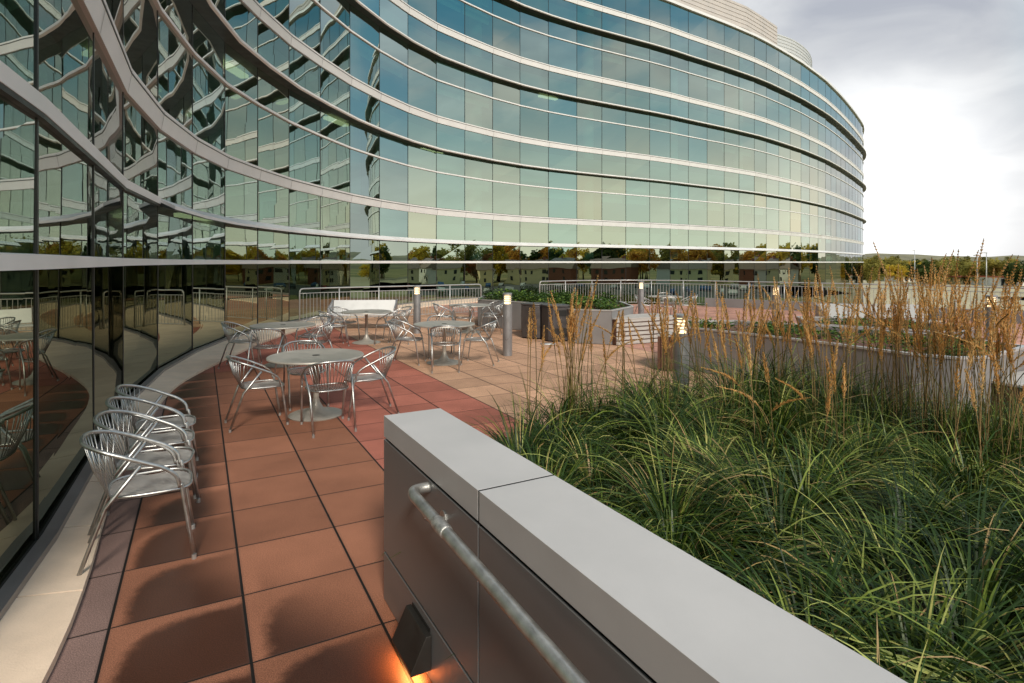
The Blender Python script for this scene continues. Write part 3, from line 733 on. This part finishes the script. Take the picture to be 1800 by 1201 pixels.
# ------------------------------------------------------------------ tables
def make_table():
    t = empty('cafe_table')
    top = MB().lathe([(.0,.712),(.54,.712),(.562,.706),(.568,.716),(.562,.730),(.545,.734),(.535,.729),(.0,.729)], 64, cap=False).build('tabletop', M['table'], t, smooth=True, autos=True)
    MB().lathe([(.0,.7305),(.045,.7305),(.045,.7325),(.0,.7325)], 24, cap=False).build('umbrella_hole_cap', M['bronze'], top)
    MB().lathe([(.034,.05),(.034,.66),(.06,.70),(.20,.711)], 28, cap=False).build('pedestal', M['table'], t, smooth=True)
    MB().lathe([(.32,.0),(.325,.012),(.30,.024),(.16,.045),(.085,.085),(.045,.16),(.036,.20)], 48).build('base', M['table'], t, smooth=True, autos=True)
    return t
tb = make_table()
TAB = [(-2.40,7.09,'nearest round table, four chairs around it'), (-4.17,10.54,'round table beside the glass wall, just behind the nearest one'), (-3.37,13.40,'round table in front of the white bench'),
       (-1.255,10.73,'round table in the middle of the tan pavers, left of the lone bollard'), (-1.12,15.45,'round table far back beside the planter behind the lone bollard'), (5.1,19.3,'far round table near the railing beyond the slatted bench')]
for i, (x, y, lab) in enumerate(TAB):
    o = tb if i == 0 else copy_tree(tb); o.location = (x, y, 0); o.rotation_euler = (0, 0, i); tag(o, 'grey metal '+lab, 'table', 'round metal cafe tables')

# ------------------------------------------------------------------ chairs
def loop_pts():
    h = [(.245,.185,.47),(.252,.165,.545),(.256,.10,.605),(.260,.0,.655),(.262,-.10,.702),(.238,-.215,.748),(.165,-.300,.778),(.08,-.330,.789)]
    full = [(-x, y, z) for x, y, z in h]+[(0,-.336,.791)]+h[::-1]
    return full
def make_chair():
    t = empty('stacking_chair')
    lp = catmull(loop_pts(), 5)
    MB().tube(lp, .0125, 10).build('arm_rail', M['alu'], t, smooth=True)
    for s_ in (-1, 1):
        l = MB().tube(catmull([(s_*.245,.188,.485),(s_*.243,.20,.44),(s_*.235,.262,.02)], 3), .0122, 10).build('leg', M['alu'], t, smooth=True)
        MB().tube([(s_*.235,.262,.0),(s_*.235,.262,.03)], .0145, 10).build('foot_cap', M['slat_alu'], l)
        l = MB().tube([(s_*.225,-.335,.02),(s_*.232,-.20,.41),(s_*.2585,-.02,.643)], .0122, 10).build('leg', M['alu'], t, smooth=True)
        MB().tube([(s_*.225,-.335,.0),(s_*.225,-.335,.03)], .0145, 10).build('foot_cap', M['slat_alu'], l)
    # seat outline, rounder in front, gently dished
    def hw(y):
        u = (y+.205)/.455; return .225*math.sqrt(max(0, 1-abs(2*u-1)**4.0))*(.88+.12*u)
    rim = []
    n = 44
    for k in range(n):
        a = 2*PI*k/n; cx_, cy_ = math.cos(a), math.sin(a)
        x = .228*math.copysign(abs(cx_)**.55, cx_); y = .0225+.2275*math.copysign(abs(cy_)**.62, cy_); x *= (.90+.10*(y+.2)/.45)
        rim.append((x, y, .440+.012*max(0, (y-.12)/.13)**1*-1+.010))
    st = MB().tube(rim, .0095, 8, closed=True).build('seat', M['alu'], t, smooth=True)
    sl_ = MB()
    for k in range(17):
        x = -.20+.4*k/16; f = max(.02, 1-(abs(x)/.222)**3.2)**.5
        y0 = .0225-.222*f; y1 = .0225+.222*f
        pts_ = [(x, y0+(y1-y0)*q, .449-.014*math.sin(PI*q)-.010*(q > .95)) for q in (0, .12, .3, .5, .7, .88, 1)]
        V = []; Fc = []
        for j, p in enumerate(pts_): V += [(p[0]-.0066, p[1], p[2]), (p[0]+.0066, p[1], p[2]), (p[0]+.0066, p[1], p[2]-.004), (p[0]-.0066, p[1], p[2]-.004)]
        for j in range(6):
            b_ = j*4
            for e_ in range(4): Fc.append((b_+e_, b_+(e_+1) % 4, b_+4+(e_+1) % 4, b_+4+e_))
        Fc += [(3,2,1,0), (24,25,26,27)]
        sl_.add(V, Fc)
    sl_.build('seat_slats', M['slat_alu'], st)
    bk = MB()
    m = 15
    for k in range(m):
        u = -1+2*k/(m-1); a = u*1.18
        top = Vector((.262*math.sin(a)/math.sin(1.25)*.98, -.335+.20*(1-math.cos(a))*1.05, .788-.062*(1-math.cos(a))*1.3))
        # snap to the rail
        top = min(lp, key=lambda p: (p.x-top.x)**2+(p.y-top.y)**2+((p.z-top.z)*.5)**2).copy()
        if k not in (0, m-1):
            i_ = lp.index(min(lp, key=lambda p: (p-top).length)); top.x = top.x*.6+.4*(.258*math.sin(a)/math.sin(1.18))
        bot = Vector((.165*u, -.205+.02*u*u, .445))
        mid = bot.lerp(top, .5)+Vector((0, -.012, -.01))
        bk.tube([bot, mid, top], .0042, 6)
    bk.build('backrest', M['alu'], t, smooth=True)
    return t
ch = make_chair(); first = [True]
def chair(x, y, fx, fy, label, group):
    o = ch if first[0] else copy_tree(ch); first[0] = False
    o.location = (x, y, 0); o.rotation_euler = (0, 0, math.atan2(fy, fx)-PI/2+random.uniform(-.05, .05)); tag(o, label, 'chair', group)
gl_ = 'chairs lined up along the glass wall'
for i, (x, y) in enumerate(((-2.35,3.725),(-2.60,4.19),(-2.85,4.66),(-3.09,5.12))):
    chair(x, y, .89+(-.02,.03,0,-.03)[i], .45+(.0,-.05,.03,.02)[i], 'silver metal armchair, '+['nearest','second','third','farthest'][i]+' of the four in a row against the glass wall', gl_)
T = ['the nearest round table', 'the round table beside the glass wall', 'the round table before the white bench', 'the round table on the tan pavers', 'the far round table by the planter', 'the table near the far railing']
CH = [(0,-2.93,6.72,.85,.5,'on its left side facing right'), (0,-2.09,6.56,-.52,.85,'in front, its back to the camera'), (0,-1.79,7.16,-.88,-.35,'on its right side facing left'), (0,-2.72,7.62,.45,-.85,'behind it, half hidden'),
      (1,-4.85,10.42,1,.15,'on its left against the glass'), (1,-4.10,9.72,-.1,1,'in front of it'), (1,-3.52,10.3,-.95,.1,'on its right side'), (1,-3.85,11.2,-.35,-.9,'behind it on the right'),
      (2,-3.98,12.95,.8,.5,'at its near left'), (2,-3.98,13.75,.85,-.4,'at its far left'), (2,-2.74,13.05,-.85,.4,'at its near right'), (2,-2.75,13.85,-.8,-.55,'at its far right'),
      (3,-1.92,10.72,.98,-.1,'on its left side'), (3,-1.15,10.08,-.05,1,'in front of it'), (3,-.62,10.68,-.97,.2,'on its right by the bollard'), (3,-1.40,11.42,.15,-1,'behind it'),
      (4,-1.74,15.2,.95,.25,'on its left'), (4,-1.25,14.8,.1,1,'in front of it'), (4,-.50,15.15,-.9,.35,'on its near right'), (4,-.55,15.95,-.8,-.55,'on its far right'),
      (5,4.42,19.2,1,.1,'on its left'), (5,5.8,19.2,-1,.1,'on its right'), (5,5.0,18.6,.1,1,'in front of it'), (5,5.3,20.0,-.1,-1,'behind it')]
for t_, x, y, fx, fy, lab in CH: chair(x, y, fx, fy, 'metal armchair at '+T[t_]+', '+lab, 'chairs around the round tables')

# ------------------------------------------------------------------ railings
def railing(path, label, gap=.115, parapet=False):
    t = empty('railing'); tag(t, label, 'railing', 'terrace railings')
    P = [Vector((p[0], p[1], 0)) for p in path]; ac = [0]
    for a, b in zip(P, P[1:]): ac.append(ac[-1]+(b-a).length)
    def pt(s, z):
        s = max(0, min(ac[-1], s))
        for i in range(len(ac)-1):
            if ac[i+1] >= s-1e-9: q = P[i].lerp(P[i+1], (s-ac[i])/(ac[i+1]-ac[i])); return (q.x, q.y, z)
    Lr = ac[-1]; k = int(Lr/.4)
    top = [pt(0, .0), pt(0, .95), pt(.015, 1.02), pt(.05, 1.06), pt(.12, 1.07)]+[pt(.12+(Lr-.24)*i/k, 1.07) for i in range(1, k)]+[pt(Lr-.12, 1.07), pt(Lr-.05, 1.06), pt(Lr-.015, 1.02), pt(Lr, .95), pt(Lr, 0)]
    MB().tube(top, .022, 10).build('top_rail', M['rail'], t, smooth=True)
    for z in (.93, .10): MB().tube([pt(Lr*i/k, z) for i in range(k+1)], .012, 6).build('cross_rail', M['rail'], t, smooth=True)
    np_ = max(2, round(Lr/1.35))
    for i in range(1, np_): MB().tube([pt(Lr*i/np_, 0), pt(Lr*i/np_, 1.055)], .020, 8).build('post', M['rail'], t, smooth=True)
    nb = int(Lr/gap); rest = MB(); b0 = None
    for i in range(1, nb):
        m_ = MB().tube([pt(Lr*i/nb, .10), pt(Lr*i/nb, .93)], .0075, 6) if i < 99 else rest.tube([pt(Lr*i/nb, .10), pt(Lr*i/nb, .93)], .0075, 6)
        if i < 99: m_.build('baluster', M['rail'], t)
    if rest.v: tag(rest.build('baluster', M['rail'], t), kind='stuff')
    return t
railing([(-6.35,17.3),(-5.9,17.85),(-2.40,20.0),(-1.12,20.9)], 'grey metal railing with rounded ends from the glass wall past the white bench')
railing(RLp, 'long curving grey metal railing around the far edge of the terrace', .125)
pp = offs([p for p in RLp if p[0] > 8], .3)
par = sweep(MB(), pp, [(0,0),(0,.36),(-.14,.36),(-.14,0)]).build('parapet', M['planter']); tag(par, 'low taupe metal upstand along the foot of the long curving railing', 'parapet')

# ------------------------------------------------------------------ planters
def leaf_clump(poly_pts, z, n, size, hmin, hmax, dens=22):
    mb = MB(); xs = [p[0] for p in poly_pts]; ys = [p[1] for p in poly_pts]
    def inside(x, y):
        c = False; j = len(poly_pts)-1
        for i in range(len(poly_pts)):
            xi, yi = poly_pts[i]; xj, yj = poly_pts[j]
            if (yi > y) != (yj > y) and x < (xj-xi)*(y-yi)/(yj-yi)+xi: c = not c
            j = i
        return c
    k = 0; tries = 0
    while k < n and tries < n*40:
        tries += 1
        x = random.uniform(min(xs), max(xs)); y = random.uniform(min(ys), max(ys))
        if not inside(x, y) or noise.noise(Vector((x*1.6, y*1.6, 5))) < -.22: continue
        k += 1; h = random.uniform(hmin, hmax); tone = random.uniform(.1, .9)
        for i in range(dens):
            a = random.uniform(0, 2*PI); e = random.uniform(.02, .20); p = Vector((x+math.cos(a)*e, y+math.sin(a)*e, z+h*random.uniform(.1, 1)*(1-e*1.8)))
            d = Vector((math.cos(a), math.sin(a), random.uniform(-.3, .9))).normalized(); sd_ = d.cross(Vector((0,0,1))).normalized(); up = sd_.cross(d)
            L_ = size*random.uniform(.6, 1.3)
            mb.add([p, p+d*L_*.5+sd_*L_*.3+up*.01, p+d*L_-up*L_*.15, p+d*L_*.5-sd_*L_*.3+up*.01], [(0,1,2,3)], min(1, max(0, tone+random.uniform(-.25, .3))))
    return mb
def inset(poly_pts, d):
    P = list(poly_pts); P2 = [P[-1]]+P+[P[0]]; o = offs(P2, d)[1:-1]; return o
def planter(name, poly_pts, h, label, plants, nplants, hm=(.12,.34), size=.11):
    # poly counter-clockwise so that the inset (to the left) is negative
    t = empty(name); tag(t, label, 'planter', 'raised planters on the terrace')
    inn_ = inset(poly_pts, -.05); n = len(poly_pts)
    V = [(x, y, .012) for x, y in poly_pts]+[(x, y, h-.03) for x, y in poly_pts]+[(x, y, h-.03) for x, y in inn_]+[(x, y, h-.15) for x, y in inn_]
    Fc = []
    for r_ in range(3):
        for i in range(n): j = (i+1) % n; Fc.append((r_*n+i, r_*n+j, (r_+1)*n+j, (r_+1)*n+i))
    MB().add(V, Fc).build('side', M['planter'], t)
    oo = inset(poly_pts, .012); V = [(x, y, h-.028) for x, y in oo]+[(x, y, h) for x, y in oo]+[(x, y, h) for x, y in inn_]+[(x, y, h-.028) for x, y in inn_]; Fc = []
    for r_ in range(4):
        for i in range(n): j = (i+1) % n; Fc.append((r_*n+i, r_*n+j, ((r_+1) % 4)*n+j, ((r_+1) % 4)*n+i))
    MB().add(V, Fc).build('rim', M['rim'], t)
    MB().add([(x, y, h-.09) for x, y in inn_], [tuple(range(n))]).build('soil', M['mulch'], t)
    sm = MB()
    for i in range(n):
        a, b = Vector(poly_pts[i]), Vector(poly_pts[(i+1) % n]); d = b-a; L_ = d.length; q = max(1, round(L_/1.1)); nn = Vector((d.y, -d.x)).normalized(); tt = d.normalized()*.004
        for k in range(q):
            p = a+d*(k/q)+nn*.002
            sm.add([(p.x-tt.x, p.y-tt.y, .02), (p.x+tt.x, p.y+tt.y, .02), (p.x+tt.x, p.y+tt.y, h-.035), (p.x-tt.x, p.y-tt.y, h-.035)], [(0,1,2,3)])
    sm.build('panel_joint', M['gap'], t)
    lf = leaf_clump(inset(poly_pts, -.22), h-.09, nplants, size, *hm).build('planter_plants', M['shrub'])
    tag(lf, plants, 'plants', kind='stuff')
pA = [(-1.0,16.9),(.39,15.7),(1.0,14.5),(1.41,13.35),(2.25,13.05),(3.0,14.3),(3.0,16.0),(1.9,18.3),(.2,19.8),(-.9,19.2)]
planter('planter', pA, .79, 'long taupe metal planter behind the dark bins, full of leafy green plants', 'bright green leafy plants in the planter behind the bins', 190, (.12,.34), .12)
pB = [(2.95,10.15),(3.85,8.95),(4.45,8.0),(4.9,7.15),(5.25,6.82),(5.7,6.88),(6.9,7.75),(6.7,8.9),(5.6,10.2),(4.3,11.2),(3.3,11.2)]
planter('planter', pB, .75, 'large curving taupe planter at the right behind the tall grass', 'dark low leafy plants in the curving planter at right', 75, (.08,.22), .09)
pC = [(6.1,11.8),(8.0,10.3),(9.0,11.2),(8.2,13.0),(6.6,13.4)]
planter('planter', pC, .62, 'smaller taupe planter behind the large curving one, in front of the long bench', 'dark green plants in the smaller planter before the long bench', 32, (.08,.22), .09)

# slatted timber block benches
def slat_block(name, x, y, rz, L_, W_, h_, label, rows_=6, brown_left=True, face=True):
    t = empty(name, (x, y, 0), rz); tag(t, label, 'bench', 'slatted timber benches')
    MB().box(.02, L_-.02, .02, W_-.02, .02, h_-.03).build('frame', M['wood_brown'], t)
    if face:
        f = MB(); g_ = h_/rows_
        for k in range(rows_): f.box(0, L_, -.005, .018, k*g_+.016, (k+1)*g_-.012)
        f.build('front_slats', M['wood_grey'], t)
    e = MB()
    for k in range(5): e.box(-.004, .018, .025+k*(W_-.03)/5, .025+(k+1)*(W_-.03)/5-.012, .02, h_-.035)
    e.build('end_boards', M['wood_brown'], t)
    s_ = MB(); q = max(4, int(W_/.10))
    for k in range(q): s_.box(-.01, L_+.01, -.012+k*(W_+.02)/q, -.012+(k+1)*(W_+.02)/q-.010, h_-.028, h_)
    s_.build('seat', M['wood_grey'], t)
slat_block('slatted_bench', 2.34, 12.94, math.atan2(.72, 1.45), 1.75, .80, .60, 'weathered pale timber block bench with slatted front beside the green planter')
slat_block('slatted_bench', 2.76, 9.85, 1.05, .6, .30, .62, 'brown boarded end of a timber bench against the curving planter behind the nearest bollard', 6, face=True)
slat_block('slatted_bench', 5.85, 6.55, .42, 2.4, .55, .46, 'low timber bench at the right edge beside the curving planter', 4, face=False)

# dark bins
def make_bin():
    t = empty('litter_bin'); s = .29; c = .09
    P_ = [(-s,-s+c),(-s+c,-s),(s-c,-s),(s,-s+c),(s,s-c),(s-c,s),(-s+c,s),(-s,s-c)]
    MB().prism(P_, .03, .80).build('body', M['bin'], t, bevel=.006)
    MB().prism([(x*.93, y*.93) for x, y in P_], .0, .03).build('plinth', M['gap'], t)
    MB().prism([(x*1.03, y*1.03) for x, y in P_], .812, .855).build('lid', M['bin'], t, bevel=.008)
    MB().prism([(x*.93, y*.93) for x, y in P_], .80, .812).build('neck', M['gap'], t)
    MB().box(-.15, .15, -s-.004, -s+.003, .60, .74).build('opening', M['gap'], t)
    MB().box(-.17, .17, -s-.003, -s+.002, .10, .32).build('vent_panel', M['bronze'], t)
    return t
bn = make_bin()
bn.location = (1.05,13.85,0); bn.rotation_euler = (0,0,.35); tag(bn, 'dark grey eight sided litter bin, right one of the pair', 'litter bin', 'pair of dark bins')
b2 = copy_tree(bn); b2.location = (.58,14.35,0); b2.rotation_euler = (0,0,.9); tag(b2, 'dark grey eight sided litter bin, left one of the pair, partly behind the other', 'litter bin', 'pair of dark bins')
cv = MB().lathe([(.0,.004),(.17,.004),(.175,.012),(.0,.016)], 32, .82, 13.2).build('floor_plate', M['bench'], smooth=True); tag(cv, 'pale round metal plate on the pavers in front of the bins', 'floor plate')

# benches with backs
def back_bench(x, y, rz, L_, label, parts=1):
    t = empty('metal_bench', (x, y, 0), rz); tag(t, label, 'bench', 'white metal benches')
    for k in range(parts):
        a = -L_/2+L_*k/parts+.015; b = -L_/2+L_*(k+1)/parts-.015
        bk = MB(); bk.add([(a,.20,.46),(b,.20,.46),(b,.32,.80),(a,.32,.80),(a,.24,.45),(b,.24,.45),(b,.36,.79),(a,.36,.79)], [(0,1,2,3),(7,6,5,4),(0,4,5,1),(1,5,6,2),(2,6,7,3),(3,7,4,0)])
        bk.build('backrest', M['bench'] if parts == 1 else M['bench_grey'], t, bevel=.01)
        MB().box(a, b, -.27, .22, .40, .44).build('seat', M['bench'] if parts == 1 else M['bench_grey'], t, bevel=.01)
    for s_ in (-1, 1):
        e = MB(); q = s_*(L_/2+.02)
        e.add([(q-.02,-.25,0),(q+.02,-.25,0),(q+.02,.30,0),(q-.02,.30,0),(q-.02,-.28,.60),(q+.02,-.28,.60),(q+.02,.40,.82),(q-.02,.40,.82)], [(0,1,2,3),(4,7,6,5),(0,4,5,1),(1,5,6,2),(2,6,7,3),(3,7,4,0)])
        e.build('end_panel', M['bollard'], t, bevel=.008)
back_bench(-4.15, 16.1, .08, 1.75, 'white metal bench with a straight back behind the round table near the railing')
back_bench(9.2, 14.5, -.12, 2.7, 'long pale metal bench near the right railing behind the planters', 2)

# ------------------------------------------------------------------ grass bed
bed = [(-.22,3.22),(-.05,4.2),(.08,5.2),(.25,5.75),(.75,6.25),(1.5,6.5),(2.6,6.55),(3.6,6.5),(4.4,6.25),(5.3,5.9),(6.3,5.3),(7.6,4.3),(8.6,2.6),(8.8,.5),(8.5,-1.2),(2.0,-1.2),(1.68,-.22)]
bedc = bed[::-1]
soil = MB().add([(x, y, .12) for x, y in bedc], [tuple(range(len(bedc)))]).build('bed_soil', M['soil']); tag(soil, kind='structure')
ring = catmull([(x, y, 0) for x, y in bed[:14]], 5)
rk = sweep(MB(), [(p.x, p.y) for p in ring], [(0,.0),(0,.17),(-.12,.17),(-.12,.0)]).build('bed_kerb', M['concrete'], bevel=.006)
tag(rk, 'pale curved concrete kerb around the grass bed, glimpsed between the blades', 'kerb')
def inside(P, x, y):
    c = False; j = len(P)-1
    for i in range(len(P)):
        xi, yi = P[i]; xj, yj = P[j]
        if (yi > y) != (yj > y) and x < (xj-xi)*(y-yi)/(yj-yi)+xi: c = not c
        j = i
    return c
def blade(mb, p, az, L_, w_, lean, droop, tone, seg=6, twist=0):
    """an arching ribbon blade"""
    d = Vector((math.cos(az), math.sin(az), 0)); sd_ = Vector((-d.y, d.x, 0)); el = lean; q = Vector(p); V = []
    st = L_/seg
    for k in range(seg+1):
        f = k/seg; ww = w_*(1-f**2.2)*(.55+.45*min(1, f*4))+.0004
        nrm = (sd_*math.cos(twist*f)+Vector((0,0,1))*math.sin(twist*f))
        V.append(q-nrm*ww*.5); V.append(q+nrm*ww*.5)
        q = q+(d*math.cos(el)+Vector((0,0,1))*math.sin(el))*st; el -= droop/seg*(.6+.8*f)
    mb.add(V, [(2*k, 2*k+1, 2*k+3, 2*k+2) for k in range(seg)], tone)
gr = MB(); rndg = random.Random(11)
nt_ = 0; centers = []
tries = 0
while len(centers) < 330 and tries < 60000:
    tries += 1
    x = rndg.uniform(-.3, 6.6); y = rndg.uniform(.6, 6.5)
    if x > 5.0+y*.25: continue
    if not inside(bed, x, y): continue
    # keep clear of the wall
    s_ = (Vector((x, y))-C0).dot(Vv)
    if s_ < TH+.18: continue
    if x/y > 1.05: continue
    if any((x-c[0])**2+(y-c[1])**2 < .37**2 for c in centers): continue
    if 1540 < x/y*F+CX < 1670 and y > 4.75: continue
    centers.append((x, y))
for (x, y) in centers:
    big = rndg.uniform(.65, 1.25); flow = rndg.uniform(0, 2*PI); fs = rndg.uniform(.2, 1.5); nb_ = 270 if y < 4.5 else 190
    tb_ = rndg.uniform(.0, .3)
    hb = 1+.85*math.exp(-((x/y*F+CX-1330)/95)**2)*(1 if y > 4.9 else 0)
    for i in range(nb_):
        a = rndg.uniform(0, 2*PI); r_ = .065*math.sqrt(rndg.random())
        dx, dy = math.cos(a)+fs*math.cos(flow), math.sin(a)+fs*math.sin(flow); az = math.atan2(dy, dx)+rndg.gauss(0, .25)
        L_ = big*hb*rndg.uniform(.42, .84); lean = rndg.uniform(.60, 1.42)+(hb-1)*.25; dr = rndg.uniform(1.3, 2.4)
        tone = min(.88, (tb_*.5+rndg.uniform(0, .28)) if rndg.random() < .70 else tb_+rndg.uniform(.30, .70))
        if rndg.random() < .045: tone = rndg.uniform(.88, 1)
        blade(gr, (x+r_*math.cos(a), y+r_*math.sin(a), .11), az, L_, rndg.uniform(.007, .0165), lean, dr, tone, 7, rndg.uniform(-1, 1))
go = gr.build('ornamental_grass', M['blade']); tag(go, 'dense arching green ornamental grass filling the bed behind the low wall', 'grass', kind='stuff')

# tall plume clumps standing out of the bed
def plume_clump(x, y, n, spread, hmin, hmax, label, seed, lean=.12):
    rg = random.Random(seed); t = empty('feather_grass', (x, y, .11)); tag(t, label, 'plume grass', 'tall plume clumps in the grass bed')
    stt = MB(); pl = MB(); lf = MB()
    for i in range(n):
        a = rg.uniform(0, 2*PI); b = spread*math.sqrt(rg.random()); h = rg.uniform(hmin, hmax)
        la = rg.uniform(0, 2*PI); ll = h*abs(rg.gauss(0, lean)); bend = rg.uniform(0, .10)+(.35 if rg.random() < .10 else 0)
        p = [Vector((b*math.cos(a)+math.cos(la)*(ll*f+bend*h*f**4), b*math.sin(a)+math.sin(la)*(ll*f+bend*h*f**4), h*f-bend*.35*h*f**5)) for f in (0, .2, .4, .6, .75, .87, 1)]
        pc = catmull(p, 3); tone = rg.random(); L_ = len(pc)
        stt.tube(pc, .0034, 4, caps=False, c=tone)
        s0 = int(L_*rg.uniform(.52, .66)); head = pc[s0:]
        m_ = len(head)
        for j in range(m_-1):
            for q in range(3):
                f = (j+q/3)/(m_-1); c = head[j].lerp(head[j+1], q/3); wd = .021*min(1, f*5+.3)*(1-f)**.45+.002
                dr_ = (head[j+1]-head[j]).normalized()
                for s2 in range(5):
                    aa = rg.uniform(0, 2*PI); o_ = Vector((math.cos(aa), math.sin(aa), 0)); e = (o_*rg.uniform(.35, .7)+dr_).normalized()
                    st_ = c+o_*wd*.25; L2 = wd*rg.uniform(1.4, 2.3); sd_ = e.cross(o_).normalized()*.0046
                    pl.add([st_-sd_*.6, st_+e*L2*.5+sd_, st_+e*L2, st_+e*L2*.5-sd_], [(0,1,2,3)], min(1, max(0, tone*.6+rg.random()*.4)))
    for i in range(n*5):
        blade(lf, (rg.gauss(0, spread*.5), rg.gauss(0, spread*.5), 0), rg.uniform(0, 2*PI), rg.uniform(.45, .95), rg.uniform(.004, .008), rg.uniform(1.2, 1.55), rg.uniform(.3, 1.3), rg.uniform(0, .7), 6)
    stt.build('stalks', M['stalk'], t, smooth=True); pl.build('plumes', M['plume'], t); lf.build('leaves', M['blade'], t)
PC = [(935,5.55,4,.12,1.15,1.45,'sparse clump of thin tan plumes, the leftmost of the bed'),
      (1003,5.70,14,.10,1.25,1.62,'dense upright clump of tan plumes in front of the open tan pavers'),
      (1032,5.95,7,.14,1.10,1.45,'leaning clump of tan plumes just right of the dense upright one'),
      (1078,6.05,5,.14,1.05,1.35,'thin clump of plumes in front of the slatted bench corner'),
      (1150,6.20,9,.16,1.15,1.50,'clump of plumes just left of the nearest bollard'),
      (1172,5.75,7,.14,1.15,1.55,'narrow clump of plumes touching the left side of the nearest bollard'),
      (1230,6.20,9,.18,1.15,1.50,'clump of plumes just right of the nearest bollard'),
      (1275,5.55,9,.16,1.15,1.55,'clump of plumes before the left end of the curving planter'),
      (1318,6.10,11,.20,1.10,1.55,'clump of plumes in front of the low left plants of the curving planter'),
      (1372,5.9,12,.20,1.15,1.60,'clump of plumes below the bollard near the railing'),
      (1425,6.05,12,.20,1.10,1.55,'clump of plumes left of the long pale bench'),
      (1468,5.45,14,.20,1.20,1.62,'clump of plumes in front of the left half of the long bench'),
      (1515,5.95,14,.22,1.15,1.62,'clump of plumes in front of the middle of the long bench'),
      (1560,5.35,15,.20,1.20,1.60,'clump of plumes in front of the right half of the long bench'),
      (1605,5.55,16,.22,1.20,1.68,'thick clump of plumes at the right end of the long bench'),
      (1648,5.05,18,.20,1.30,1.85,'thick tall clump of plumes reaching above the skyline'),
      (1690,4.90,18,.20,1.30,1.90,'tallest dark clump of plumes, reaching into the sky'),
      (1735,4.70,18,.22,1.25,1.75,'thick clump of plumes in front of the right bollard'),
      (1782,4.50,18,.22,1.25,1.75,'thick clump of plumes at the right edge of the photo'),
      (1330,4.60,5,.20,.80,1.15,'few short plumes in the middle of the bed'),
      (1500,4.60,5,.25,.75,1.10,'few short bent plumes low in the right part of the bed'),
      (1735,4.0,6,.25,.95,1.30,'short plumes in the near right of the bed')]
for i, (px, Y, n, sp_, h0, h1, lab) in enumerate(PC): plume_clump((px-CX)/F*Y, Y, int(n*1.25), sp_, h0, h1+(.16 if px > 1330 and Y > 4.7 else .05), lab, 100+i)
